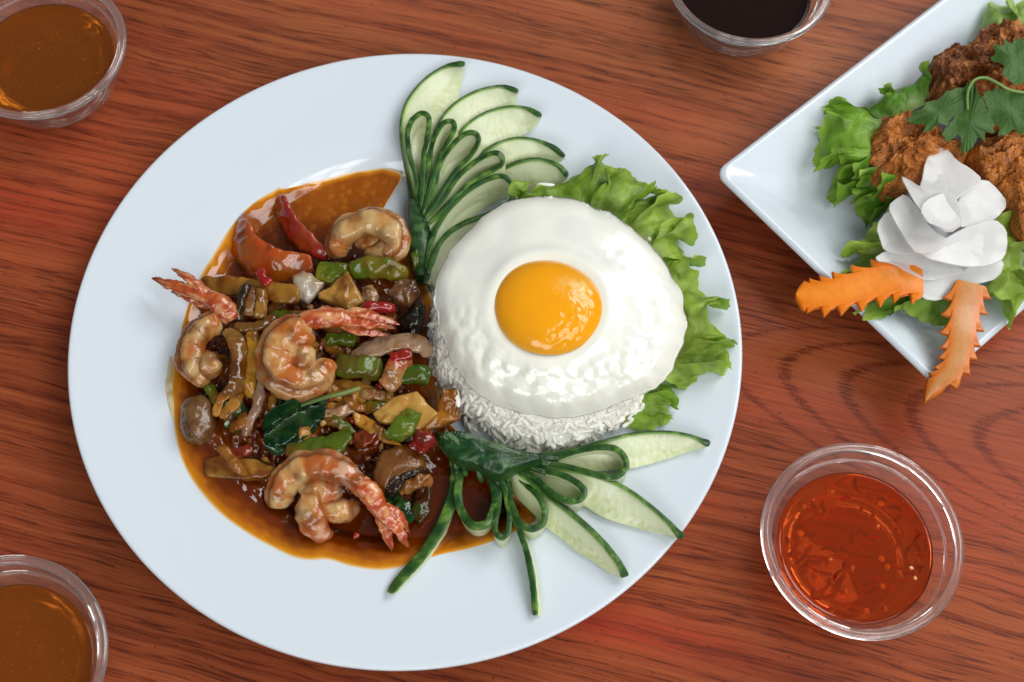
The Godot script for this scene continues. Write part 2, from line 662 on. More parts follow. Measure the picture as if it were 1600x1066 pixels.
func grain_mesh(k: int) -> ArrayMesh:
	var b := Bucket.new()
	var pts := PackedVector3Array()
	for i in 9:
		var u := i / 8.0 - 0.5
		pts.append(Vector3(u * 0.0068, 0.00025 * (k - 1.2) * (0.25 - u * u) * 2.0, 0.0))
	var body := func(u: float) -> Vector2:
		var e := pow(maxf(1.0 - pow(absf(u * 2.0 - 1.0), 4.0), 0.0), 0.5)
		return Vector2(0.00112, 0.00088) * maxf(e, 0.30)
	var col := func(u: float, _a: float, _p: Vector3) -> Color:
		return Color(0.93, 0.905, 0.83).lerp(Color(0.94, 0.925, 0.87), absf(sin(u * 4.0 + k)))
	strip(b, pts, body, col, 8)
	return mesh_of(b, Vector3.ZERO)

func build_rice() -> void:
	var o := thing("rice_mound", "round mound of steamed white rice under the fried egg", "rice", RICE + Vector3(0, 0.006, 0))
	var origin := o.position
	var m := mat("rice", 0.25, 0.0, 1.0, {"spec": 0.45})
	var core := Bucket.new()
	var cc := Color(0.93, 0.91, 0.85)
	sheet(core, 72, 16, func(u: float, w: float) -> Array:
		var t := minf(w, 0.999)
		var r := (rice_r(t) - 0.0005) * (1.0 if w < 0.999 else 0.0)
		return [RICE + Vector3(cos(u * TAU) * r, lerpf(0.0056, 0.0400, t), sin(u * TAU) * r), cc])
	put("packed_rice", core, m, o, origin)
	var meshes := [grain_mesh(0), grain_mesh(1), grain_mesh(2), grain_mesh(3)]
	rng.seed = 77
	var where := []
	for k in 1900:
		var a := rng.randf() * TAU
		var t := pow(rng.randf(), 0.8) * 0.97
		var r := rice_r(t) - rng.randf() * 0.0016 + 0.0002
		var out := Vector3(cos(a), 0, sin(a))
		if out.z < -0.45 and rng.randf() < 0.6:
			continue
		var p := RICE + out * r + Vector3(0, lerpf(0.0068, 0.0392, t), 0)
		if t < 0.12:
			p += out * rng.randf() * 0.0022
		p.y = maxf(p.y, plate_y(p) + 0.0012)
		var nrm := (out + Vector3(0, 0.25 + t, 0)).normalized()
		var tang := nrm.cross(Vector3.UP).normalized()
		var bi := nrm.cross(tang)
		var q := rng.randf() * TAU
		var ax := (tang * cos(q) + bi * sin(q) * 0.9 + nrm * rng.randf_range(-0.15, 0.42)).normalized()
		var az := ax.cross(nrm).normalized()
		var s := rng.randf_range(0.72, 1.08)
		where.append([p.distance_to(EYE) - nrm.dot((EYE - p).normalized()) * 0.25, Transform3D(Basis(ax, az.cross(ax), az) * s, p - origin)])
	where.sort_custom(func(a, b): return a[0] < b[0])
	for k in 300:
		var g := MeshInstance3D.new()
		g.name = "rice_grain"
		g.mesh = meshes[k % 4]
		g.material_override = m
		g.transform = where[k][1]
		o.add_child(g, true)
	for kind in 4:
		var mine := []
		for k in range(300, where.size()):
			if k % 4 == kind:
				mine.append(where[k][1])
		var mm := MultiMesh.new()
		mm.transform_format = MultiMesh.TRANSFORM_3D
		mm.mesh = meshes[kind]
		mm.instance_count = mine.size()
		for k in mine.size():
			mm.set_instance_transform(k, mine[k])
		var inst := MultiMeshInstance3D.new()
		inst.name = "more_rice"
		inst.multimesh = mm
		inst.material_override = m
		inst.set_meta("kind", "stuff")
		o.add_child(inst, true)
	# grains that strayed
	var stray := [[853, 290, 24, 0.0, "on the lettuce between cucumber and egg"], [922, 318, 27, 0.9, "on the lettuce beside the upper egg edge"], [714, 622, 27, 1.35, "on the bamboo slice nearest the rice"], [1017, 378, 30, 1.1, "in the lettuce by the curled leaf"]]
	for q in stray:
		var b := MeshInstance3D.new()
		b.name = "stray_rice_grain"
		b.mesh = meshes[1]
		b.material_override = m
		add_child(b, true)
		b.transform = Transform3D(Basis(Vector3.UP, -q[3]).scaled(Vector3.ONE * 1.15), at(q[0], q[1], q[2] * 0.001))
		tag(b, "single white rice grain lying " + q[4], "rice grain", "stray rice grains")

func build_egg() -> void:
	var rim := px3([850, 308, 40, 800, 315, 39, 755, 342, 38, 722, 372, 37, 697, 405, 37, 681, 440, 37, 680, 478, 36, 688, 515, 35, 700, 548, 34, 716, 580, 33, 742, 610, 32, 785, 634, 31, 832, 649, 31, 882, 653, 31, 930, 645, 31, 972, 628, 32, 1008, 612, 33, 1036, 596, 33, 1055, 565, 34, 1066, 535, 35, 1072, 503, 36, 1064, 462, 37, 1046, 425, 38, 1022, 388, 39, 985, 355, 40, 942, 330, 40, 898, 314, 40])
	var n := 200
	var edge := ring(rim, n)
	var ragged := PackedFloat32Array()
	for k in n:
		edge[k].y += 0.0015
		ragged.append(0.0007 * noise.get_noise_2d(cos(k * TAU / n) * 4.0, sin(k * TAU / n) * 4.0) + 0.0003 * noise.get_noise_2d(cos(k * TAU / n) * 9.0, sin(k * TAU / n) * 9.0))
	var mid := at(857, 477, 0.0452)
	var o := thing("fried_egg", "sunny-side-up fried egg lying over the rice mound", "fried egg", mid - Vector3(0, 0.006, 0))
	var yolk_c := at(857, 477, 0.0462)
	var yr := 0.0208
	var white := Bucket.new()
	var lobes := FastNoiseLite.new()
	lobes.noise_type = FastNoiseLite.TYPE_CELLULAR
	lobes.cellular_return_type = FastNoiseLite.RETURN_DISTANCE
	lobes.frequency = 1.0
	lobes.fractal_type = FastNoiseLite.FRACTAL_NONE
	var rows := 64
	for j in rows + 1:
		var f := float(j) / rows
		for k in n:
			var e := edge[k]
			var flat := mid.lerp(e, f) + (e - mid).normalized() * ragged[k] * pow(f, 12.0)
			# plateau in the middle, falling to the rim, with a rounded lip
			var fall := pow(f, 2.2)
			var y := lerpf(mid.y + 0.0005, e.y, fall) + 0.0010 * ss(1.0, 0.86, f) - 0.0018 * pow(f, 30.0)
			var p := Vector3(flat.x, y, flat.z)
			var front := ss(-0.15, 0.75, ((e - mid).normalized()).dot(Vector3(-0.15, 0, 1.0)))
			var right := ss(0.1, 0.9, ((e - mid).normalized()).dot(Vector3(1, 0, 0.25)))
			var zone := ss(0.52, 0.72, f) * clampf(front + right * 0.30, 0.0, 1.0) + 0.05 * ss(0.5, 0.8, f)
			var bub := 1.0 - clampf(lobes.get_noise_2d(p.x * 165.0 + nz(p, 40.0) * 0.4, p.z * 165.0 + nz(p + Vector3.ONE, 40.0) * 0.4) + 1.0, 0.0, 1.2)
			bub += 0.35 * (1.0 - clampf(lobes.get_noise_2d(p.x * 330.0, p.z * 330.0 + 9.0) + 1.0, 0.0, 1.2))
			p.y += zone * bub * 0.0016 * ss(1.02, 0.9, f) + nz(p, 42.0) * 0.0008 * ss(0.35, 0.6, f)
			var d := Vector2(p.x - yolk_c.x, p.z - yolk_c.z).length() / yr
			p.y += 0.0011 * exp(-pow((d - 1.12) / 0.16, 2)) - 0.0012 * ss(1.0, 0.8, d)
			var c := Color(0.83, 0.835, 0.76)
			c = c.lerp(Color(0.85, 0.80, 0.60), 0.25 * exp(-pow((d - 1.02) / 0.07, 2)))
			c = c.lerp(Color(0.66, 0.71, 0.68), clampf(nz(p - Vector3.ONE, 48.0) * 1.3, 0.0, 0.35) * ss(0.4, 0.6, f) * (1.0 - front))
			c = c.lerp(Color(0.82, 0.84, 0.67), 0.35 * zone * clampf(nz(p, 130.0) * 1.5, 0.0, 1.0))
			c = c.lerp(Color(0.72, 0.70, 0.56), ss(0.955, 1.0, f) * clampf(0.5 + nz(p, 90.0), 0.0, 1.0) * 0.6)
			white.pt(p, c)
	for j in rows:
		for k in n:
			var a := j * n + k
			var d := j * n + (k + 1) % n
			white.quad(a, d, d + n, a + n)
	# lip and underside
	var under := [[1.004, -0.0012], [1.000, -0.0022], [0.985, -0.0028], [0.93, -0.0030], [0.80, -0.0032]]
	for q in under:
		for k in n:
			var e := edge[k]
			var p: Vector3 = mid.lerp(e, q[0]) + (e - mid).normalized() * ragged[k]
			p.y = lerpf(mid.y, e.y, pow(q[0], 2.2)) + q[1] + nz(e, 160.0) * 0.0006
			white.pt(p, Color(0.80, 0.83, 0.755))
	for j in range(rows, rows + under.size()):
		for k in n:
			var a := j * n + k
			var d := j * n + (k + 1) % n
			white.quad(a, d, d + n, a + n)
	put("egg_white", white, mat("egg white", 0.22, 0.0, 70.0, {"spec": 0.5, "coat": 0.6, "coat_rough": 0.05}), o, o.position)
	var yolk := Bucket.new()
	for j in 33:
		var f := j / 32.0
		for k in 120:
			var a := TAU * k / 120
			var wob := 1.0 + 0.018 * sin(a * 2 + 0.6) + 0.010 * sin(a * 3 + 2.0)
			var p := yolk_c + Vector3(cos(a) * 1.02, 0, sin(a) * 0.985) * yr * f * wob
			p.y = yolk_c.y - 0.0016 + 0.0076 * pow(maxf(1.0 - pow(f, 2.3), 0.0), 0.62)
			var right := ss(0.1, 0.7, (p.x - yolk_c.x) / yr * 0.8 + (p.z - yolk_c.z) / yr * 0.6)
			p.y += (nz(p, 300.0) + 0.6 * nz(p, 520.0)) * 0.00030 * right * ss(1.0, 0.85, f) + nz(p, 70.0) * 0.0003
			var c := Color(0.86, 0.350, 0.006)
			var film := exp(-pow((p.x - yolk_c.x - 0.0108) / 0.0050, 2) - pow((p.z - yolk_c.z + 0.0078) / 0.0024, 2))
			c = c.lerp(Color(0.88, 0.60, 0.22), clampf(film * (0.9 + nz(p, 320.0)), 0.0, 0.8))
			c = c.lerp(Color(0.85, 0.42, 0.05), ss(0.90, 1.0, f) * 0.7)
			yolk.pt(p, c)
	for j in 32:
		for k in 120:
			var a := j * 120 + k
			var d := j * 120 + (k + 1) % 120
			yolk.quad(a, d, d + 120, a + 120)
	put("egg_yolk", yolk, mat("yolk", 0.13, 0.004, 90.0), o, o.position)

# ------------------------------------------------------------------ cucumber
func cuke(o: Node3D, skin: Array, low: Array, thick: float, wide: float) -> void:
	# a bent slice: a skin ribbon along the curve `skin`, flesh running from it down to the curve `low`
	var n := 56
	var a := smooth(skin, n)
	var c := smooth(low, n)
	var flesh := Bucket.new()
	var f := func(u: float, w: float, side: float) -> Vector3:
		var k := u * n
		var i := mini(int(k), n - 1)
		var q := k - i
		var p := a[i].lerp(a[i + 1], q)
		var l := c[i].lerp(c[i + 1], q)
		var dir := (a[mini(i + 2, n)] - a[maxi(i - 1, 0)]).normalized()
		var nrm := dir.cross(l - p).normalized()
		var taper := ss(0.0, 0.05, u) * ss(1.0, 0.96, u) * 0.75 + 0.25
		return p.lerp(l, w) + nrm * side * thick * 0.5 * taper * (1.0 - 0.35 * w)
	for side in [1.0, -1.0]:
		sheet(flesh, n, 9, func(u: float, w: float) -> Array:
			var p: Vector3 = f.call(u, w, side)
			var tone := Color(0.74, 0.79, 0.54).lerp(Color(0.56, 0.68, 0.30), ss(0.5, 1.0, w) * 0.45)
			tone = tone.lerp(Color(0.33, 0.53, 0.11), ss(0.15, 0.0, w))
			var core := ss(0.42, 0.60, w) * ss(1.0, 0.86, w) * ss(0.12, 0.25, u) * ss(0.95, 0.8, u)
			var sd := cells.get_noise_2d(u * 17.0 + p.x * 60.0, w * 4.2 + p.z * 20.0)
			tone = tone.lerp(Color(0.60, 0.68, 0.33), core * 0.45)
			tone = tone.lerp(Color(0.84, 0.83, 0.64), ss(-0.62, -0.72, sd) * core * 0.8)
			tone = tone.lerp(Color(0.52, 0.56, 0.24), ss(0.10, 0.0, absf(sd + 0.60)) * core * 0.55)
			tone = tone.lerp(Color(0.74, 0.78, 0.55), clampf(nz(p, 160.0) * 0.6, 0.0, 0.5))
			return [p, tone])
	for w in [1.0]:
		sheet(flesh, n, 1, func(u: float, s: float) -> Array:
			return [f.call(u, w, lerpf(1.0, -1.0, s)), Color(0.62, 0.70, 0.40)])
	for u in [0.0, 1.0]:
		sheet(flesh, 9, 1, func(w: float, s: float) -> Array:
			return [f.call(u, w, lerpf(1.0, -1.0, s)), Color(0.62, 0.70, 0.40)])
	put("flesh", flesh, mat("cucumber flesh", 0.22, 0.012, 60.0, {"back": Color(0.5, 0.55, 0.3), "spec": 0.5}), o, o.position)
	var rind := Bucket.new()
	var section := [[0.07, 0.49], [-0.02, 0.51], [-0.045, 0.40], [-0.055, 0.0], [-0.045, -0.40], [-0.02, -0.51], [0.07, -0.49]]
	var length := 0.0
	for k in n:
		length += a[k].distance_to(a[k + 1])
	for k in n + 1:
		var u := float(k) / n
		var p := a[k]
		var down := (c[k] - p).normalized()
		var dir := (a[mini(k + 1, n)] - a[maxi(k - 1, 0)]).normalized()
		var nrm := dir.cross(down).normalized()
		var taper := ss(-0.02, 0.06, u) * ss(1.02, 0.955, u) * 0.6 + 0.4
		for s in section.size():
			var q: Array = section[s]
			var pos: Vector3 = p + down * q[0] * 0.011 + nrm * q[1] * wide * taper
			pos += nrm * nz(pos, 260.0) * 0.0002
			var streak := clampf(0.36 + 0.75 * nz(Vector3(u * length, 0.3 + skin[0].x * 9.0, 0.0), 150.0) + 0.45 * nz(pos, 420.0) + 0.25 * nz(pos, 1100.0), 0.0, 1.0)
			var tone := Color(0.014, 0.058, 0.012).lerp(Color(0.065, 0.165, 0.022), streak * 0.85)
			tone = tone.lerp(Color(0.26, 0.44, 0.07), 0.75 if s == 0 or s == section.size() - 1 else 0.0)
			tone = tone.lerp(Color(0.16, 0.30, 0.05), ss(0.70, 0.98, streak) * 0.7)
			rind.pt(pos, tone)
	var m := section.size()
	for k in n:
		for s in m - 1:
			var i := k * m + s
			rind.quad(i, i + 1, i + 1 + m, i + m)
	put("skin", rind, mat("cucumber skin", 0.34, 0.014, 110.0), o, o.position)

func lifted(a: Array, ox: float, oy: float, sc: float, h0: float, h1: float) -> Array:   # a curve of pixels, heights over the plate from h0 to h1 (mm)
	var out := []
	var m := a.size() / 2
	for k in m:
		var x: float = ox + a[2 * k] / sc
		var y: float = oy + a[2 * k + 1] / sc
		var h := lerpf(h0, h1, float(k) / (m - 1)) * 0.001
		var p := at(x, y, 0.012 + h)
		out.append(at(x, y, plate_y(p) + h))
	return out

func dropped(a: Array, sx := 0.0, sz := 0.0) -> Array:    # the same curve let down to the plate, leaning by (sx, sz) millimetres
	var out := []
	for p in a:
		var q: Vector3 = p + Vector3(sx, 0, sz) * 0.001
		q.y = plate_y(q) + 0.0006
		out.append(q)
	return out

func build_cucumber_fans() -> void:
	var o := thing("cucumber_fan", "cucumber fan with slices spread upward beside the egg and lettuce", "cucumber", at(665, 400, 0.012), "cucumber fans on the big plate")
	var ox := 600.0
	var oy := 80.0
	var sc := 2.963
	var t := 0.0021
	var wd := 0.0024
	var flat := [
		[[150, 880, 120, 640, 82, 440, 78, 330, 110, 225, 195, 125, 290, 68, 375, 57], [176, 900, 190, 640, 230, 480, 270, 400, 305, 320, 335, 250, 355, 160, 376, 66], 4.0, 9.0],
		[[158, 890, 185, 640, 214, 480, 250, 340, 325, 245, 430, 185, 540, 162, 622, 186], [190, 900, 250, 660, 310, 540, 370, 470, 440, 390, 510, 330, 590, 270, 622, 196], 6.0, 8.0],
		[[164, 900, 225, 650, 295, 490, 365, 360, 465, 288, 580, 257, 665, 266, 729, 300], [200, 910, 320, 670, 400, 580, 470, 510, 540, 455, 610, 410, 690, 360, 729, 310], 7.0, 8.0],
		[[170, 910, 290, 660, 380, 550, 475, 455, 580, 408, 680, 405, 775, 440, 836, 490], [210, 920, 400, 690, 490, 640, 570, 600, 650, 565, 720, 545, 800, 520, 836, 500], 9.0, 8.0],
		[[176, 920, 330, 700, 420, 630, 520, 562, 620, 512, 720, 500, 805, 528, 850, 580], [220, 930, 440, 740, 520, 690, 590, 665, 660, 650, 730, 640, 800, 625, 850, 590], 11.0, 9.0],
		[[190, 1075, 225, 960, 260, 885, 350, 805, 450, 767, 530, 745, 580, 715, 612, 680], [240, 1090, 270, 1040, 300, 1000, 360, 930, 440, 870, 520, 820, 580, 780, 614, 700], 15.0, 15.0]]
	for q in flat:
		cuke(o, lifted(q[0], ox, oy, sc, q[2], q[3]), lifted(q[1], ox, oy, sc, 1.0, 1.4), t, wd)
	var loops := [
		[[158, 720, 150, 590, 118, 480, 108, 385, 130, 318, 175, 285, 208, 312, 200, 400, 184, 480, 180, 580, 172, 720], 13.0],
		[[168, 740, 195, 600, 212, 480, 235, 390, 272, 333, 314, 324, 325, 356, 290, 425, 252, 500, 222, 610, 182, 750], 14.0],
		[[176, 760, 230, 640, 256, 530, 302, 450, 368, 386, 420, 378, 437, 412, 405, 475, 340, 545, 280, 630, 196, 770], 15.0],
		[[186, 780, 280, 670, 340, 582, 420, 512, 496, 472, 540, 480, 545, 520, 500, 550, 420, 592, 340, 665, 206, 800], 16.0],
		[[196, 1000, 215, 890, 275, 760, 385, 645, 490, 588, 558, 582, 600, 632, 588, 692, 530, 735, 450, 766, 350, 806, 262, 880, 206, 1020], 17.0]]
	for q in loops:
		var s := lifted(q[0], ox, oy, sc, q[1] - 2.0, q[1])
		var l := dropped(s, 1.8, 1.6)
		for k in l.size():
			l[k].y = maxf(l[k].y, s[k].y - 0.0115)
		cuke(o, s, l, 0.0018, 0.0022)
	var bulk := Bucket.new()
	var heel := smooth(lifted([150, 700, 160, 800, 168, 900, 178, 990, 190, 1060], ox, oy, sc, 6.0, 9.0), 24)
	strip(bulk, heel, func(u: float) -> Vector2: return Vector2(0.0050 * (0.75 + 0.35 * sin(u * PI)), 0.0075 * (0.5 + 0.5 * sin(u * PI))), func(u: float, an: float, p: Vector3) -> Color:
		return Color(0.010, 0.045, 0.012).lerp(Color(0.06, 0.14, 0.04), clampf(0.3 + nz(Vector3(p.x * 6.0, p.y, p.z), 200.0), 0.0, 1.0)), 18, 2.4)
	put("uncut_heel", bulk, mat("cucumber skin", 0.24), o, o.position)

	var w := thing("cucumber_fan", "cucumber fan with slices spread downward below the rice", "cucumber", at(735, 720, 0.012), "cucumber fans on the big plate")
	oy = 640.0
	sc = 3.077
	var blades := [      # [skin, flesh edge or none, height at the heel, height at the tip, skin width]
		[[300, 150, 335, 225, 345, 310, 328, 420, 275, 555, 190, 690, 92, 800, 26, 880], [], 13.0, 2.6, 4.4],
		[[560, 330, 590, 410, 622, 520, 658, 600, 690, 700, 712, 820, 722, 920, 726, 990], [], 13.0, 2.6, 2.3],
		[[600, 260, 715, 350, 815, 430, 920, 512, 1030, 612, 1105, 700, 1145, 760, 1160, 806], [620, 400, 720, 500, 790, 570, 850, 615, 930, 680, 1010, 730, 1080, 780, 1150, 808], 13.0, 3.2, 3.6],
		[[760, 256, 900, 288, 1050, 328, 1170, 382, 1280, 462, 1370, 542, 1412, 590, 1436, 616], [760, 360, 880, 420, 960, 460, 1060, 520, 1170, 555, 1270, 582, 1360, 602, 1430, 618], 12.0, 3.0, 2.9],
		[[520, 215, 700, 228, 900, 190, 1050, 152, 1200, 116, 1360, 108, 1480, 128, 1566, 168], [520, 280, 720, 310, 950, 300, 1080, 292, 1200, 280, 1320, 250, 1440, 212, 1560, 172], 12.0, 3.4, 3.0]]
	for q in blades:
		var s := lifted(q[0], ox, oy, sc, q[2], q[3])
		var l: Array = lifted(q[1], ox, oy, sc, 2.0, 0.7) if q[1] else dropped(s, 2.2, -0.2)
		cuke(w, s, l, 0.0019, q[4] * 0.001)
	var bows := [
		[[400, 190, 372, 280, 356, 400, 372, 490, 430, 558, 495, 545, 528, 480, 536, 400, 510, 320, 470, 250, 440, 190], 11.0, 3.2],
		[[560, 330, 556, 430, 538, 520, 536, 585, 565, 615, 598, 585, 603, 520, 594, 450, 570, 330], 11.0, 2.1],
		[[560, 260, 592, 360, 614, 455, 652, 540, 710, 574, 764, 545, 772, 480, 738, 412, 670, 345, 600, 260], 11.0, 2.4],
		[[560, 240, 720, 282, 850, 312, 938, 360, 964, 402, 930, 436, 862, 434, 790, 388, 710, 320, 580, 250], 12.0, 2.4],
		[[640, 245, 790, 236, 925, 200, 1030, 180, 1112, 188, 1158, 232, 1162, 282, 1112, 322, 1040, 318, 900, 280, 760, 252], 12.0, 2.3]]
	for q in bows:
		var s := lifted(q[0], ox, oy, sc, q[1], q[1])
		cuke(w, s, dropped(s, 0.3, 0.6), 0.0017, q[2] * 0.001)
	var butt := Bucket.new()
	pad(butt, ring(px([248, 112, 300, 104, 400, 120, 500, 172, 620, 214, 760, 236, 700, 262, 620, 290, 560, 322, 500, 300, 420, 262, 360, 250, 300, 200], 0.0262, ox, oy, sc), 90), 0.010, 0.0022, func(r: float, y: float, p: Vector3) -> Color:
		if y < -0.0012:
			return Color(0.020, 0.075, 0.014)
		var q := clampf(0.35 + 1.1 * nz(Vector3(p.x, p.y, p.z * 5.0 + p.x * 2.0), 90.0), 0.0, 1.0)
		return Color(0.007, 0.036, 0.010).lerp(Color(0.022, 0.085, 0.016), q), 0.0006, 130.0, 8)
	put("uncut_heel", butt, mat("cucumber skin", 0.24), w, w.position)
	for q in [[275, 120, 318, 170, 342, 240, 350, 310], [285, 118, 350, 180, 382, 250, 392, 320], [300, 114, 390, 190, 440, 270, 470, 350], [315, 112, 430, 190, 510, 280, 556, 370], [330, 112, 470, 190, 560, 270, 604, 350], [345, 114, 500, 190, 600, 260, 690, 330], [360, 114, 520, 190, 640, 245, 780, 305], [380, 116, 540, 190, 660, 232, 820, 268], [400, 120, 540, 178, 680, 222, 840, 238]]:
		var sb := Bucket.new()
		var lift := 2.0 + 0.35 * float(int(q[0]) % 7)
		strip(sb, smooth(lifted(q, ox, oy, sc, 19.5 + lift, 11.5), 40), func(u: float) -> Vector2: return Vector2(0.0013, 0.0011) * (0.45 + 0.75 * sin(PI * clampf(u * 0.8 + 0.12, 0.0, 1.0))), func(u: float, an: float, p: Vector3) -> Color:
			return Color(0.008, 0.040, 0.010).lerp(Color(0.050, 0.140, 0.020), clampf(0.25 + 0.8 * nz(Vector3(u * 0.05, q[0], 0), 120.0) + 0.4 * nz(p, 400.0), 0.0, 1.0)), 10, 2.6, 0.0, 0.0004, 160.0)
		put("skin_strand", sb, mat("cucumber skin"), w, w.position)

# ------------------------------------------------------------------ leaves
func leaf_mat(called: String, rough := 0.45) -> StandardMaterial3D:
	return mat(called, rough, 0.045, 38.0, {"back": Color(0.55, 0.75, 0.18), "spec": 0.5})

func frill(inner: Array, outer: Array, waves: float, amp: float, cup: float, seed_: float, tone: Color, floor_y: Callable, nu := 220, nv := 26, jag := 0.055) -> Bucket:
	# a leaf between a calm inner curve and a longer margin that folds over itself
	var b := Bucket.new()
	var a := smooth(inner, nu)
	var c := smooth(outer, nu)
	var span := 0.0
	for k in nu:
		span += c[k].distance_to(c[k + 1])
	var lam := span / waves
	sheet(b, nu, nv, func(u: float, w: float) -> Array:
		var i := int(round(u * nu))
		var ed := c[i]
		var along := (c[mini(i + 1, nu)] - c[maxi(i - 1, 0)]).normalized()
		var reach := ed - a[i]
		var out := reach.normalized()
		var ph := u * TAU * waves + 2.2 * nz(Vector3(u + seed_, 1, 0), 3.1) + seed_
		var ph2 := ph * 2.3 + 1.9 * nz(Vector3(u + seed_, 5, 0), 6.0) + seed_ * 3.0
		var notch := absf(nz(Vector3(u * span + seed_, 0, 0), 420.0)) + 0.6 * absf(nz(Vector3(u * span, seed_, 3), 1100.0))
		var ww := w * (1.0 - jag * notch * ss(0.75, 1.0, w) + 0.09 * sin(ph * 0.5 + 1.0) * w)
		var p := a[i] + reach * ww + Vector3.UP * cup * sin(PI * minf(ww, 1.0))
		var k := pow(ww, 1.5)
		var k3 := pow(ww, 3.0)
		p += Vector3.UP * (amp * 1.35 * (k * sin(ph) + 0.50 * k3 * sin(ph2)))
		p += along * (lam * (0.25 * k * cos(ph + 0.35) + 0.085 * k3 * cos(ph2 + 0.5)))
		p += out * (amp * (0.55 * k * sin(ph + 2.0) + 0.35 * k3 * sin(ph2 + 1.1)))
		p += Vector3(nz(p, 150.0), nz(p + Vector3.ONE, 120.0), nz(p - Vector3.ONE, 150.0)) * 0.0010
		var fl: float = floor_y.call(p) + 0.0008
		if p.y < fl:
			p.y = fl + 0.0009 * (0.5 + 0.5 * sin(ph * 1.3))
		var vein := absf(fposmod(u * waves * 1.1 + w * 0.5 + 0.6 * nz(Vector3(u, w * 0.5, seed_), 5.0), 1.0) - 0.5)
		var vein2 := absf(fposmod(u * waves * 4.0 + w * 2.5 + 1.1 * nz(Vector3(u, w, seed_), 9.0), 1.0) - 0.5)
		var t := tone.lerp(Color(0.42, 0.55, 0.16), ss(0.045, 0.0, vein) * (0.8 - 0.6 * w))
		t = t.lerp(Color(0.34, 0.50, 0.10), ss(0.09, 0.0, vein2) * 0.25)
		t = t.lerp(Color(0.44, 0.58, 0.18), ss(0.30, 0.0, w) * 0.5)
		t = t.lerp(tone * 0.42, clampf(0.12 + nz(p, 75.0) * 1.0 + 0.35 * nz(p, 230.0), 0.0, 0.55))
		t = t.lerp(Color(0.44, 0.60, 0.09), ss(0.78, 1.0, w) * 0.5)
		return [p, t])
	return b

